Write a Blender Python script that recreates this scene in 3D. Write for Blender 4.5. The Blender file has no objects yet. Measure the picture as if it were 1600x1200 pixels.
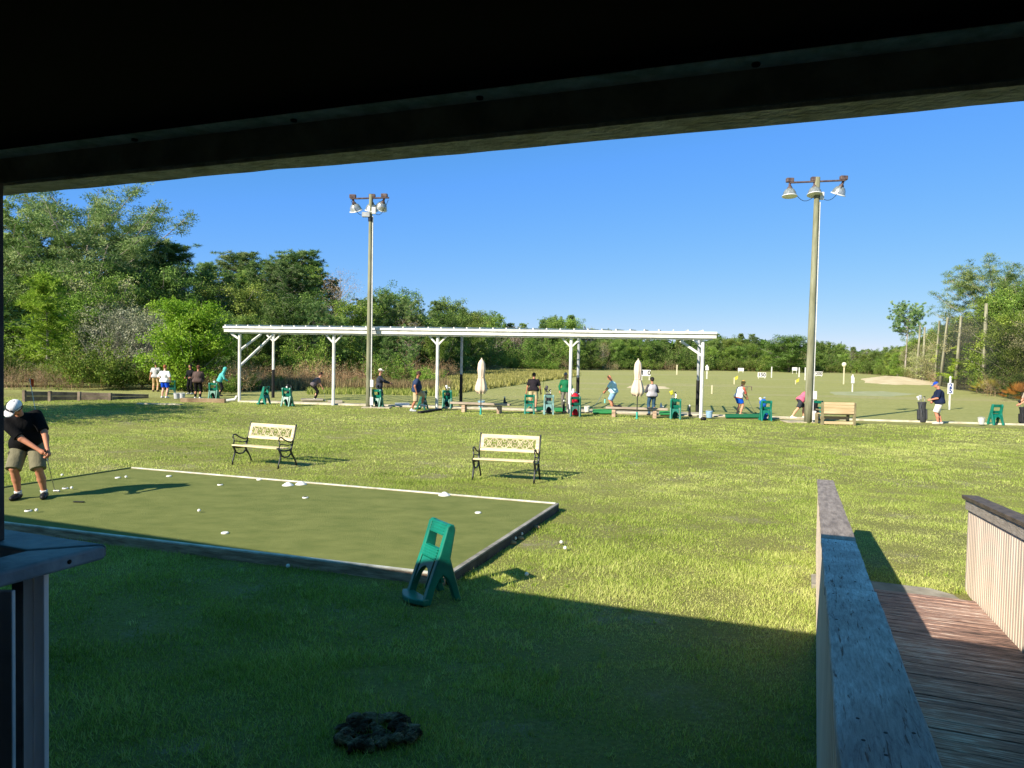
import bpy, math, random
import numpy as np
from mathutils import Vector, Matrix
R = math.radians
rng = np.random.default_rng(7); random.seed(7)
S = bpy.context.scene; COL = S.collection

# ---------------------------------------------------------------- camera
FPX, EYE, PITCH, ROLL = 1164.0, 2.45, R(1.97), 0.02
cd = bpy.data.cameras.new('camera'); cam = bpy.data.objects.new('camera', cd); COL.objects.link(cam)
cd.sensor_fit = 'HORIZONTAL'; cd.sensor_width = 36.0; cd.lens = 36.0 * FPX / 1600.0
cd.clip_start = 0.05; cd.clip_end = 6000
CM = Matrix.Rotation(math.pi/2 - PITCH, 3, 'X') @ Matrix.Rotation(ROLL, 3, 'Z')
cam.matrix_world = Matrix.Translation((0, 0, EYE)) @ CM.to_4x4()
S.camera = cam

# ---------------------------------------------------------------- light
SUN_AZ, SUN_EL = R(44.0), R(31.2)        # shadows travel towards SUN_AZ (from +Y to +X)
w = bpy.data.worlds.new('World'); S.world = w; w.use_nodes = True
nt = w.node_tree; nt.nodes.clear()
sky = nt.nodes.new('ShaderNodeTexSky'); sky.sky_type = 'NISHITA'; sky.sun_disc = False
sky.sun_elevation = SUN_EL; sky.sun_rotation = SUN_AZ + math.pi
sky.altitude = 0; sky.air_density = 0.7; sky.dust_density = 0.0; sky.ozone_density = 6.0
SKY_STR, EXPO = 0.15, 0.85
bg = nt.nodes.new('ShaderNodeBackground'); bg.inputs['Strength'].default_value = SKY_STR
wo = nt.nodes.new('ShaderNodeOutputWorld'); sc_ = nt.nodes.new('ShaderNodeSeparateColor'); cc_ = nt.nodes.new('ShaderNodeCombineColor')
nt.links.new(sky.outputs[0], sc_.inputs[0])
for i_, (k_, g_) in enumerate(((.74, 1.0), (.70, .55), (1.08, 1.0))):     # camera-like tone response of the clear sky
    m1 = nt.nodes.new('ShaderNodeMath'); m1.operation = 'MULTIPLY'; m1.inputs[1].default_value = .15; nt.links.new(sc_.outputs[i_], m1.inputs[0])
    m2 = nt.nodes.new('ShaderNodeMath'); m2.operation = 'POWER'; m2.inputs[1].default_value = g_; nt.links.new(m1.outputs[0], m2.inputs[0])
    m3 = nt.nodes.new('ShaderNodeMath'); m3.operation = 'MULTIPLY'; m3.inputs[1].default_value = k_/SKY_STR/2**EXPO; nt.links.new(m2.outputs[0], m3.inputs[0])
    if i_ == 2:
        m4 = nt.nodes.new('ShaderNodeMath'); m4.operation = 'MINIMUM'; m4.inputs[1].default_value = .99/SKY_STR/2**EXPO; m3.inputs[1].default_value *= 1.22; nt.links.new(m3.outputs[0], m4.inputs[0]); m3 = m4
    nt.links.new(m3.outputs[0], cc_.inputs[i_])
nt.links.new(cc_.outputs[0], bg.inputs[0]); nt.links.new(bg.outputs[0], wo.inputs[0])
sl = bpy.data.lights.new('sun', 'SUN'); sl.energy = 5.0; sl.angle = R(0.5); sl.color = (1.0, 0.90, 0.74)
so = bpy.data.objects.new('sun', sl); COL.objects.link(so)
SUNV = Vector((math.sin(SUN_AZ)*math.cos(SUN_EL), math.cos(SUN_AZ)*math.cos(SUN_EL), -math.sin(SUN_EL)))
so.rotation_euler = SUNV.to_track_quat('-Z', 'Y').to_euler(); so.location = (-20, -20, 30)
S.view_settings.view_transform = 'Standard'; S.view_settings.look = 'None'
S.view_settings.exposure = EXPO; S.view_settings.gamma = 1.0; S.view_settings.use_curve_mapping = False
S.render.engine = 'CYCLES'
try:
    S.cycles.max_bounces = 6; S.cycles.diffuse_bounces = 3; S.cycles.glossy_bounces = 2
    S.cycles.transmission_bounces = 3; S.cycles.transparent_max_bounces = 6
except Exception: pass

# ---------------------------------------------------------------- geometry helpers
def ray(x, y): return CM @ Vector(((x-800)/FPX, -(y-600)/FPX, -1.0))
def at(x, y, z=0.0):                     # point where the view line meets height z
    d = ray(x, y); t = (z-EYE)/d.z
    return Vector((d.x*t, d.y*t, z))
def ad(x, y, D):                         # point on the view line at depth D
    d = ray(x, y); t = D/d.y
    return Vector((0, 0, EYE)) + d*t
def zat(x, y, D): return ad(x, y, D).z
def hz(x): return 560 + 0.02*(x-800)
TH = R(21.7); CT, ST = math.cos(TH), math.sin(TH)
def bf(l, f, z=0.0): return Vector((l*CT + f*ST, -l*ST + f*CT, z))   # porch frame -> world

def srgb(h, k=1.0):
    if isinstance(h, str):
        h = h.lstrip('#'); c = [int(h[i:i+2], 16)/255 for i in (0, 2, 4)]
        c = [v/12.92 if v <= .04045 else ((v+.055)/1.055)**2.4 for v in c]
    else: c = list(h)
    return tuple(min(1, v*k) for v in c) + (1.0,)

MATS = {}
def mat(name, c1, c2=None, rough=.7, scale=8.0, bump=0.0, metal=0.0, spec=.3, stretch=(1, 1, 1), detail=4, coords='Object',
        bscale=None, lo=.35, hi=.65, trans=0.0):
    if name in MATS: return MATS[name]
    m = bpy.data.materials.new(name); m.use_nodes = True; t = m.node_tree; N = t.nodes; Lk = t.links
    b = N['Principled BSDF']; b.inputs['Roughness'].default_value = rough; b.inputs['Metallic'].default_value = metal
    b.inputs['Specular IOR Level'].default_value = spec
    tc = N.new('ShaderNodeTexCoord'); mp = N.new('ShaderNodeMapping'); mp.inputs['Scale'].default_value = stretch
    Lk.new(tc.outputs[coords], mp.inputs[0])
    c1 = srgb(c1); c2 = srgb(c2) if c2 is not None else tuple(v*.75 for v in c1[:3]) + (1,)
    n = N.new('ShaderNodeTexNoise'); n.inputs['Scale'].default_value = scale; n.inputs['Detail'].default_value = detail
    n.inputs['Roughness'].default_value = .6
    Lk.new(mp.outputs[0], n.inputs['Vector'])
    r = N.new('ShaderNodeValToRGB'); r.color_ramp.elements[0].position = lo; r.color_ramp.elements[1].position = hi
    r.color_ramp.elements[0].color = c2; r.color_ramp.elements[1].color = c1
    Lk.new(n.outputs[0], r.inputs[0]); Lk.new(r.outputs[0], b.inputs['Base Color'])
    if trans:
        b.inputs['Transmission Weight'].default_value = trans
    if bump:
        n2 = N.new('ShaderNodeTexNoise'); n2.inputs['Scale'].default_value = bscale or scale*4; n2.inputs['Detail'].default_value = 5
        Lk.new(mp.outputs[0], n2.inputs['Vector'])
        bp = N.new('ShaderNodeBump'); bp.inputs['Strength'].default_value = bump; bp.inputs['Distance'].default_value = .02
        Lk.new(n2.outputs[0], bp.inputs['Height']); Lk.new(bp.outputs[0], b.inputs['Normal'])
    MATS[name] = m; return m

def mesh_obj(name, V, F, material, parent=None, smooth=False, attr=None):
    me = bpy.data.meshes.new(name); V = np.asarray(V, dtype=np.float32)
    if isinstance(F, np.ndarray):
        n, k = F.shape
        me.vertices.add(len(V)); me.vertices.foreach_set('co', V.ravel())
        me.loops.add(n*k); me.loops.foreach_set('vertex_index', F.astype(np.int32).ravel())
        me.polygons.add(n); me.polygons.foreach_set('loop_start', np.arange(0, n*k, k, dtype=np.int32))
        try: me.polygons.foreach_set('loop_total', np.full(n, k, dtype=np.int32))
        except Exception: pass
        me.update(calc_edges=True); me.validate()
    else:
        me.from_pydata([tuple(map(float, v)) for v in V], [], F); me.update()
    if smooth: me.polygons.foreach_set('use_smooth', np.ones(len(me.polygons), dtype=bool))
    if attr is not None:
        a = me.attributes.new('tint', 'FLOAT', 'POINT'); a.data.foreach_set('value', np.asarray(attr, dtype=np.float32))
    mats = material if isinstance(material, (list, tuple)) else [material]
    for m_ in mats: me.materials.append(m_)
    o = bpy.data.objects.new(name, me); COL.objects.link(o)
    if parent is not None: o.parent = parent
    return o

class MB:
    def __init__(s): s.v = []; s.f = []
    def add(s, vs, fs):
        b = len(s.v); s.v += [Vector(v) for v in vs]; s.f += [tuple(i+b for i in f) for f in fs]; return s
    def box(s, c, d, rot=None):
        c = Vector(c); hx, hy, hz_ = d[0]/2, d[1]/2, d[2]/2
        P = [Vector((x*hx, y*hy, z*hz_)) for z in (-1, 1) for x, y in ((-1, -1), (1, -1), (1, 1), (-1, 1))]
        if rot is not None: P = [rot @ p for p in P]
        return s.add([p+c for p in P], [(3, 2, 1, 0), (4, 5, 6, 7), (0, 1, 5, 4), (1, 2, 6, 5), (2, 3, 7, 6), (3, 0, 4, 7)])
    def bar(s, a, b, w, h, up=(0, 0, 1)):          # rectangular bar from a to b
        a, b = Vector(a), Vector(b); d = (b-a); L = d.length; d.normalize(); u = Vector(up)
        x = d.cross(u)
        if x.length < 1e-4: x = d.cross(Vector((0, 1, 0)))
        x.normalize(); z = x.cross(d)
        P = []
        for q in (a, b):
            for i, j in ((-1, -1), (1, -1), (1, 1), (-1, 1)): P.append(q + x*(i*w/2) + z*(j*h/2))
        return s.add(P, [(0, 1, 2, 3), (7, 6, 5, 4), (0, 4, 5, 1), (1, 5, 6, 2), (2, 6, 7, 3), (3, 7, 4, 0)])
    def tube(s, pts, r, n=8, cap=True):
        pts = [Vector(p) for p in pts]; m = len(pts)
        rs = list(r) if hasattr(r, '__len__') else [r]*m
        rings = []; pv = None
        for i, p in enumerate(pts):
            d = (pts[min(i+1, m-1)] - pts[max(i-1, 0)]).normalized()
            if pv is None:
                x = d.cross(Vector((0, 0, 1)));
                if x.length < .1: x = d.cross(Vector((1, 0, 0)))
            else: x = pv - d*pv.dot(d)
            x.normalize(); pv = x; y = d.cross(x)
            rings.append([p + (x*math.cos(2*math.pi*k/n) + y*math.sin(2*math.pi*k/n))*rs[i] for k in range(n)])
        vs = [q for g in rings for q in g]; fs = []
        for i in range(m-1):
            for k in range(n):
                k2 = (k+1) % n; fs.append((i*n+k, i*n+k2, (i+1)*n+k2, (i+1)*n+k))
        if cap: fs.append(tuple(range(n))[::-1]); fs.append(tuple((m-1)*n+k for k in range(n)))
        return s.add(vs, fs)
    def lathe(s, prof, n=16, c=(0, 0, 0), mtx=None, sx=1, sy=1):
        c = Vector(c); vs = []; fs = []; m = len(prof)
        for r_, z in prof:
            for k in range(n):
                a = 2*math.pi*k/n; v = Vector((r_*math.cos(a)*sx, r_*math.sin(a)*sy, z))
                vs.append((mtx @ v if mtx is not None else v) + c)
        for i in range(m-1):
            for k in range(n):
                k2 = (k+1) % n; fs.append((i*n+k, i*n+k2, (i+1)*n+k2, (i+1)*n+k))
        fs.append(tuple(range(n))[::-1]); fs.append(tuple((m-1)*n+k for k in range(n)))
        return s.add(vs, fs)
    def prism(s, poly, t, f):                      # polygon of 2-D points, f maps (u,v,w) to 3-D, thickness t along w
        n = len(poly)
        vs = [f(u, v, -t/2) for u, v in poly] + [f(u, v, t/2) for u, v in poly]
        fs = [tuple(range(n))[::-1], tuple(range(n, 2*n))] + [(i, (i+1) % n, n+(i+1) % n, n+i) for i in range(n)]
        return s.add(vs, fs)
    def slab(s, pts, z0, z1):
        n = len(pts)
        vs = [(p[0], p[1], z0) for p in pts] + [(p[0], p[1], z1) for p in pts]
        return s.add(vs, [tuple(range(n))[::-1], tuple(range(n, 2*n))] + [(i, (i+1) % n, n+(i+1) % n, n+i) for i in range(n)])
    def build(s, name, material, parent=None, smooth=False, bevel=0.0, seg=2):
        me = bpy.data.meshes.new(name); me.from_pydata([tuple(v) for v in s.v], [], s.f); me.update()
        import bmesh
        bm = bmesh.new(); bm.from_mesh(me); bmesh.ops.recalc_face_normals(bm, faces=bm.faces); bm.to_mesh(me); bm.free()
        if smooth: me.polygons.foreach_set('use_smooth', np.ones(len(me.polygons), dtype=bool))
        me.materials.append(material)
        o = bpy.data.objects.new(name, me); COL.objects.link(o)
        if parent is not None: o.parent = parent
        if bevel:
            b = o.modifiers.new('bevel', 'BEVEL'); b.width = bevel; b.segments = seg; b.limit_method = 'ANGLE'; b.angle_limit = R(40)
        if smooth == 'auto': pass
        return o

def empty(name, label, cat, loc=(0, 0, 0), rz=0.0, group=None, scale=None):
    o = bpy.data.objects.new(name, None); COL.objects.link(o); o.location = loc; o.rotation_euler = (0, 0, rz)
    o.empty_display_size = .2
    if scale is not None: o.scale = (scale,)*3 if not hasattr(scale, '__len__') else scale
    return tag(o, label, cat, group)
def tag(o, label, cat, group=None, kind=None):
    o['label'] = label; o['category'] = cat
    if group: o['group'] = group
    if kind: o['kind'] = kind
    return o
def struct(o): o['kind'] = 'structure'; return o
def dup(root, loc, rz, label, group=None, scale=None):
    def cp(o, par):
        c = o.copy(); COL.objects.link(c); c.parent = par
        for ch in list(o.children): cp(ch, c)
        return c
    r = cp(root, None); r.location = loc; r.rotation_euler = (0, 0, rz); r['label'] = label
    if scale is not None: r.scale = (scale,)*3 if not hasattr(scale, '__len__') else scale
    if group: r['group'] = group
    return r

# ---------------------------------------------------------------- smooth bodies: distance field -> surface nets
def sdf(prims, h, k=.03):
    """prims: ('c',a,b,ra,rb,k,flat) tapered capsule | ('e',c,(rx,ry,rz),Rot3 or None,k) ellipsoid | ('cut',point,normal) keeps the side against normal"""
    bb = []
    for p in prims:
        if p[0] == 'c':
            m_ = max(p[3], p[4]) + .06
            for q in (p[1], p[2]): bb += [np.array(q)-m_, np.array(q)+m_]
        elif p[0] == 'e':
            m_ = max(p[2]) + .06; bb += [np.array(p[1])-m_, np.array(p[1])+m_]
    bb = np.array(bb); lo = bb.min(0); hi = bb.max(0); n = np.ceil((hi-lo)/h).astype(int)+2
    F = np.full(n, 10.0, dtype=np.float32)
    ax = [lo[i] + h*np.arange(n[i]) for i in range(3)]
    for p in prims:
        if p[0] == 'cut':
            q = np.array(p[1]); nn = np.array(p[2], dtype=float); nn /= np.linalg.norm(nn)
            d = ((ax[0]-q[0])*nn[0])[:, None, None] + ((ax[1]-q[1])*nn[1])[None, :, None] + ((ax[2]-q[2])*nn[2])[None, None, :]
            F = np.maximum(F, d.astype(np.float32)); continue
        if p[0] == 'c':
            a = np.array(p[1], float); b = np.array(p[2], float); r = max(p[3], p[4]); l_ = np.minimum(a, b)-r; u_ = np.maximum(a, b)+r
            kk = p[5] if len(p) > 5 and p[5] is not None else k
        else:
            c = np.array(p[1], float); r = max(p[2]); l_ = c-r; u_ = c+r; kk = p[4] if len(p) > 4 and p[4] is not None else k
        mg = kk + 2.5*h
        i0 = np.maximum(0, np.floor((l_-mg-lo)/h).astype(int)); i1 = np.minimum(n, np.ceil((u_+mg-lo)/h).astype(int)+1)
        X = ax[0][i0[0]:i1[0]][:, None, None]; Y = ax[1][i0[1]:i1[1]][None, :, None]; Z = ax[2][i0[2]:i1[2]][None, None, :]
        if p[0] == 'c':
            d = b-a; L2 = d@d + 1e-9
            t = ((X-a[0])*d[0] + (Y-a[1])*d[1] + (Z-a[2])*d[2])/L2; tc = np.clip(t, 0, 1)
            D = np.sqrt((X-a[0]-tc*d[0])**2 + (Y-a[1]-tc*d[1])**2 + (Z-a[2]-tc*d[2])**2) - (p[3] + (p[4]-p[3])*tc)
            if len(p) > 6 and p[6]: D = np.maximum(D, (t-1)*math.sqrt(L2))
        else:
            x, y, z = X-c[0], Y-c[1], Z-c[2]
            if p[3] is not None:
                Rm = np.array(p[3])
                x, y, z = (Rm[0][0]*x+Rm[1][0]*y+Rm[2][0]*z, Rm[0][1]*x+Rm[1][1]*y+Rm[2][1]*z, Rm[0][2]*x+Rm[1][2]*y+Rm[2][2]*z)
            q = np.sqrt((x/p[2][0])**2 + (y/p[2][1])**2 + (z/p[2][2])**2); D = (q-1)*min(p[2])*1.05
        D = D.astype(np.float32); sub = F[i0[0]:i1[0], i0[1]:i1[1], i0[2]:i1[2]]
        hh = np.clip(.5 + .5*(D-sub)/kk, 0, 1)
        F[i0[0]:i1[0], i0[1]:i1[1], i0[2]:i1[2]] = D*(1-hh) + sub*hh - kk*hh*(1-hh)
    return F, lo, h
def nets(F, lo, h):
    n = np.array(F.shape); I = F < 0
    c = np.zeros(n-1, dtype=int)
    for dx in (0, 1):
        for dy in (0, 1):
            for dz in (0, 1): c += I[dx:n[0]-1+dx, dy:n[1]-1+dy, dz:n[2]-1+dz]
    act = (c > 0) & (c < 8); idx = np.full(n-1, -1, dtype=int); cells = np.argwhere(act); idx[act] = np.arange(len(cells))
    acc = np.zeros((len(cells), 3)); cnt = np.zeros(len(cells))
    i, j, k_ = cells.T
    for axis in range(3):
        o1, o2 = [a for a in range(3) if a != axis]
        for u in (0, 1):
            for v in (0, 1):
                off = np.zeros(3, int); off[o1] = u; off[o2] = v; e = off.copy(); e[axis] = 1
                fa = F[i+off[0], j+off[1], k_+off[2]]; fb = F[i+e[0], j+e[1], k_+e[2]]
                m_ = (fa < 0) != (fb < 0); t = np.where(m_, fa/np.where(m_, fa-fb, 1), 0)
                P = np.tile(off.astype(float), (len(cells), 1)); P[:, axis] = t
                acc[m_] += P[m_]; cnt[m_] += 1
    V = lo + h*(cells + acc/np.maximum(cnt, 1)[:, None])
    quads = []
    for axis in range(3):
        o1, o2 = [(1, 2), (2, 0), (0, 1)][axis]
        sl_a = [slice(1, n[q]-1) for q in range(3)]; sl_a[axis] = slice(0, n[axis]-1)
        sl_b = list(sl_a); sl_b[axis] = slice(1, n[axis])
        A = I[tuple(sl_a)]; B = I[tuple(sl_b)]; E = np.argwhere(A != B)
        if not len(E): continue
        base = E + np.array([0 if q == axis else 1 for q in range(3)])
        fl = A[tuple(E.T)]
        def g(u, v):
            q = base.copy(); q[:, o1] -= u; q[:, o2] -= v; return idx[q[:, 0], q[:, 1], q[:, 2]]
        Q = np.stack([g(1, 1), g(0, 1), g(0, 0), g(1, 0)], 1); Q[~fl] = Q[~fl][:, ::-1]; quads.append(Q)
    return V, np.concatenate(quads)
def blob(name, prims, material, parent=None, h=.02, k=.03, extra=None):
    F, lo, hh = sdf(prims, h, k); V, Q = nets(F, lo, hh)
    if extra is not None and extra.v:
        b = len(V); V = np.vstack([V, np.array([tuple(v) for v in extra.v])])
        Fl = [tuple(q) for q in Q.tolist()] + [tuple(i+b for i in f) for f in extra.f]
        o = mesh_obj(name, V, Fl, material, parent, smooth=True)
    else: o = mesh_obj(name, V, Q, material, parent, smooth=True)
    return o

# ================================================================ SETTING
def ground_material():
    m = bpy.data.materials.new('ground_turf'); m.use_nodes = True; t = m.node_tree; N = t.nodes; Lk = t.links
    b = N['Principled BSDF']; b.inputs['Roughness'].default_value = .95; b.inputs['Specular IOR Level'].default_value = .1
    g = N.new('ShaderNodeNewGeometry'); sp = N.new('ShaderNodeSeparateXYZ'); Lk.new(g.outputs['Position'], sp.inputs[0])
    def noise(scale, detail=4, stretch=(1, 1, 1), rough=.6):
        mp = N.new('ShaderNodeMapping'); mp.inputs['Scale'].default_value = stretch; Lk.new(g.outputs['Position'], mp.inputs[0])
        n = N.new('ShaderNodeTexNoise'); n.inputs['Scale'].default_value = scale; n.inputs['Detail'].default_value = detail; n.inputs['Roughness'].default_value = rough
        Lk.new(mp.outputs[0], n.inputs['Vector']); return n.outputs[0]
    def ramp(src, p0, p1, c0, c1):
        r = N.new('ShaderNodeValToRGB'); r.color_ramp.elements[0].position = p0; r.color_ramp.elements[1].position = p1
        r.color_ramp.elements[0].color = (*c0, 1); r.color_ramp.elements[1].color = (*c1, 1); Lk.new(src, r.inputs[0]); return r.outputs[0]
    def mix(fac, a, b_):
        x = N.new('ShaderNodeMix'); x.data_type = 'RGBA'; Lk.new(fac, x.inputs[0]); Lk.new(a, x.inputs[6]); Lk.new(b_, x.inputs[7]); return x.outputs[2]
    def mr(src, a, b_, c=0.0, d=1.0):
        x = N.new('ShaderNodeMapRange'); x.inputs[1].default_value = a; x.inputs[2].default_value = b_; x.inputs[3].default_value = c; x.inputs[4].default_value = d
        Lk.new(src, x.inputs[0]); return x.outputs[0]
    def mul(a, b_):
        x = N.new('ShaderNodeMath'); x.operation = 'MULTIPLY'; Lk.new(a, x.inputs[0]); Lk.new(b_, x.inputs[1]); return x.outputs[0]
    fine = ramp(noise(26, 8, rough=.8), .38, .64, (.12, .105, .05), (.38, .37, .14))
    big = ramp(noise(.35, 5), .35, .68, (.19, .22, .04), (.28, .29, .065))
    lawn = mix(mr(noise(5, 5), .3, .7, .15, .6), fine, big)
    dry = ramp(noise(55, 8, rough=.8), .38, .62, (.16, .13, .08), (.52, .46, .34))
    lawn = mix(mul(mr(noise(.8, 6, rough=.75), .54, .66), mr(noise(5, 4), .4, .6, .3, .9)), lawn, dry)
    # the range beyond the tee strip: paler mown turf with worn streaks across the view
    rng1 = ramp(noise(.25, 6, (.25, 1, 1)), .3, .7, (.27, .285, .09), (.38, .37, .15))
    rng2 = ramp(noise(3, 5), .3, .7, (.20, .23, .06), (.44, .42, .17))
    fair = mix(mr(noise(8, 3), .3, .7, .2, .8), rng1, rng2)
    streak = mul(mr(noise(.10, 6, (.22, 1.0, 1), .7), .52, .68), mr(sp.outputs[1], 38, 55))
    fair = mix(mul(streak, mr(noise(1.4, 4), .35, .6, .3, 1)), fair, ramp(noise(2, 5), .3, .7, (.36, .31, .17), (.47, .41, .26)))
    # a tee line runs about x*-0.2+34.5
    ad_ = N.new('ShaderNodeMath'); ad_.operation = 'MULTIPLY_ADD'; Lk.new(sp.outputs[0], ad_.inputs[0]); ad_.inputs[1].default_value = .206; Lk.new(sp.outputs[1], ad_.inputs[2])
    col = mix(mr(ad_.outputs[0], 34.6, 37.0), lawn, fair)
    Lk.new(col, b.inputs['Base Color'])
    bp = N.new('ShaderNodeBump'); bp.inputs['Strength'].default_value = .8; bp.inputs['Distance'].default_value = .05
    Lk.new(noise(22, 6, rough=.8), bp.inputs['Height']); Lk.new(bp.outputs[0], b.inputs['Normal'])
    return m
M_G = ground_material()
gx = [-3000, -400, -100, -40, 0, 40, 100, 400, 3000]; gy = [-3000, -100, -20, 0, 20, 60, 200, 500, 3500]
GV = [(x, y, 0) for y in gy for x in gx]; GF = [(j*9+i, j*9+i+1, (j+1)*9+i+1, (j+1)*9+i) for j in range(8) for i in range(8)]
struct(mesh_obj('ground', GV, GF, M_G))

# ---- dry marsh patch and sand on the range
M_SAND = mat('sand', 'dccdab', 'c0ad86', rough=.95, scale=.35, bump=.3, coords='Object')
M_MARSH = mat('marsh_soil', '7d7a4a', '59552f', rough=.95, scale=.6, bump=.3)
def mound(name, px, z1, material, res=34, zr=None):
    """low mound whose outline is given by ground points"""
    P = np.array([tuple(p)[:2] for p in px]); c = P.mean(0); V = [(c[0], c[1], z1)]; F = []; n = len(P); m_ = 8
    dense = []
    for i in range(n):
        a, b = P[i], P[(i+1) % n]
        for t in np.linspace(0, 1, res//n+2)[:-1]:
            q = a+(b-a)*t; q = c+(q-c)*(1+rng.uniform(-.06, .06)); dense.append(q)
    k = len(dense)
    for j in range(1, m_+1):
        s_ = j/m_
        for q in dense:
            p = c+(q-c)*s_; V.append((p[0], p[1], z1*(1-s_**2) + .004*(1 if j < m_ else 0) + (rng.uniform(-.1, .1)*z1 if j < m_ else -.02)))
    for i in range(k): F.append((0, 1+i, 1+(i+1) % k))
    for j in range(m_-1):
        for i in range(k): F.append((1+j*k+i, 1+(j+1)*k+i, 1+(j+1)*k+(i+1) % k, 1+j*k+(i+1) % k))
    return mesh_obj(name, V, F, material, smooth=True)
struct(mound('sand_mound', [at(1345, 592), at(1375, 588.5), at(1420, 590), at(1462, 598), at(1460, 602), at(1400, 601.5), at(1350, 598)], .55, M_SAND))
struct(mound('dirt_patch', [at(985, 601.5), at(1040, 603.5), at(1050, 607), at(1010, 608.5), at(975, 606)], .02, M_SAND))
struct(mound('dirt_patch', [at(1290, 612), at(1380, 611), at(1440, 616), at(1390, 620), at(1300, 617)], .02, mat('worn_turf', 'a8a888', '8f9668', rough=.95, scale=.7)))

# ---- putting green
GZ = .12
gN, gR, gB, gL = at(697, 897, GZ), at(868, 787, GZ), at(205, 731, GZ), at(-230, 818, GZ)
dl = (at(0, 815, GZ) - gN).normalized(); gL = gN + dl*10.2; db = (at(0, 762, GZ)-gB); gB2 = gL + (gB-gN)*0 + Vector((-1.5, 3.6, 0))
green_poly = [gN, gR, gB, at(-30, 767, GZ), gL]
M_FELT = mat('putting_felt', '80854f', '66703f', rough=.95, scale=2.6, bump=.6, bscale=90, spec=.05, detail=15, lo=.25, hi=.75, stretch=(1, 1.5, 1))
struct(MB().slab(green_poly, -.02, GZ-.012).build('putting_green', M_FELT))
M_WPAINT = mat('white_edge_paint', 'd9d8cc', 'a9a698', rough=.6, scale=5)
M_TIMBER = mat('old_timber', 'cdb196', '8a7460', rough=.9, scale=3, stretch=(1, 1, 8), bump=.5)
M_GTIMBER = mat('grey_timber', 'a8a49c', '75716b', rough=.9, scale=4, bump=.4)
bd = empty('timber_border', 'low timber board border with white painted top round the putting green', 'border', (0, 0, 0))
def edge(a, b, w_, top, side, off):
    a, b = Vector(a), Vector(b); d = (b-a).normalized(); nrm = Vector((d.y, -d.x, 0))*off
    q = MB(); q.bar(Vector((a.x, a.y, .045))+nrm, Vector((b.x, b.y, .045))+nrm, w_*.94, .13); o1 = q.build('board', side, bd, bevel=.006)
    q = MB(); q.bar(Vector((a.x, a.y, .122))+nrm, Vector((b.x, b.y, .122))+nrm, w_, .022); o2 = q.build('top_trim', top, bd, bevel=.004)
M_DTIM = mat('dark_edge_timber', '4c4a4a', '2f2e2e', rough=.8, scale=5)
edge(gL, gN, .055, M_WPAINT, M_TIMBER, .03)
edge(gN, gR, .06, M_GTIMBER, M_DTIM, .03)
edge(gR, gB, .04, M_WPAINT, M_TIMBER, .02)
edge(gB, at(-30, 767, GZ), .03, mat('worn_edge', '7f8a55', '5d6a3c'), M_TIMBER, .02)

# ---- tee strip of pale concrete with timber edge at its left
A_, B_ = at(300, 624.5), at(1700, 668)
tdir = (B_-A_).normalized(); tn = Vector((-tdir.y, tdir.x, 0))
M_CONC = mat('concrete', 'bfb49c', '948b78', rough=.9, scale=2.5, bump=.3)
M_CURB = mat('pale_curb', 'd8d0b8', 'aaa28c', rough=.9, scale=3, bump=.2)
T0, T1 = at(372, 628.5), at(1620, 665.5)
a2, b2 = T0, T1
struct(MB().slab([a2, b2, b2+tn*.16, a2+tn*.16], -.02, .075).build('tee_curb', M_CURB, bevel=.01))
for (u0, u1, dep) in ((372, 640, 1.3), (655, 850, 1.5), (850, 1105, 2.3), (1100, 1270, 1.3)):
    p0, p1 = a2.lerp(b2, 0), None
    def tl(px):                         # point of the tee line seen at picture column px
        d = ray(px, 640); 
        # intersect with the vertical plane through T0-T1
        den = d.x*tn.x + d.y*tn.y; t_ = (T0.x*tn.x + T0.y*tn.y)/den
        return Vector((d.x*t_, d.y*t_, 0))
    p0, p1 = tl(u0), tl(u1)
    struct(MB().slab([p0+tn*.162, p1+tn*.162, p1+tn*dep, p0+tn*dep], -.02, .045).build('tee_pavement', M_CONC))

# ---- weathered retaining timbers left of the tees
wl = empty('retaining_timbers', 'low weathered timber edging with short posts along the left of the tees', 'retaining edge', (0, 0, 0))
pts = [(38, 627, 1.0), (78, 626, .9), (124, 625, .8), (172, 625, .7), (230, 622, .4)]
for i in range(4):
    a, b = at(pts[i][0], pts[i][1]), at(pts[i+1][0], pts[i+1][1])
    ha, hb = pts[i][2]*.48, pts[i+1][2]*.48
    q = MB()
    for lv in (0, .5):
        q.add([a+Vector((0, 0, ha*lv+.01)), b+Vector((0, 0, hb*lv+.01)), b+Vector((0, .16, hb*lv+.01)), a+Vector((0, .16, ha*lv+.01)),
               a+Vector((0, 0, ha*(lv+.47))), b+Vector((0, 0, hb*(lv+.47))), b+Vector((0, .16, hb*(lv+.47))), a+Vector((0, .16, ha*(lv+.47)))],
              [(3, 2, 1, 0), (4, 5, 6, 7), (0, 1, 5, 4), (1, 2, 6, 5), (2, 3, 7, 6), (3, 0, 4, 7)])
    q.build('timber', mat('grey_sleeper', '8b7d6e', '5a5047', rough=.95, scale=2, bump=.5), wl)
for x, y, s_ in pts[:4]:
    p = at(x, y+1); MB().box((p.x, p.y, .26*s_), (.13, .13, .56*s_)).build('post', mat('grey_sleeper', '8b7d6e'), wl, bevel=.01)
a, b = at(283, 628), at(352, 629.5)
tag(MB().bar(a+Vector((0, 0, .1)), b+Vector((0, 0, .1)), .2, .2).build('railway_sleeper', mat('tan_sleeper', 'a08a6e', '6f5c48', rough=.95, scale=2, bump=.4), bevel=.012),
    'tan timber sleeper lying at the left end of the tee strip', 'timber sleeper')
a, b = at(215, 631.5), at(283, 633)
tag(MB().bar(a+Vector((0, 0, .03)), b+Vector((0, 0, .03)), .25, .06).build('board', M_CURB, bevel=.01), 'pale flat board sunk in the grass below the left tees', 'board')

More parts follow.
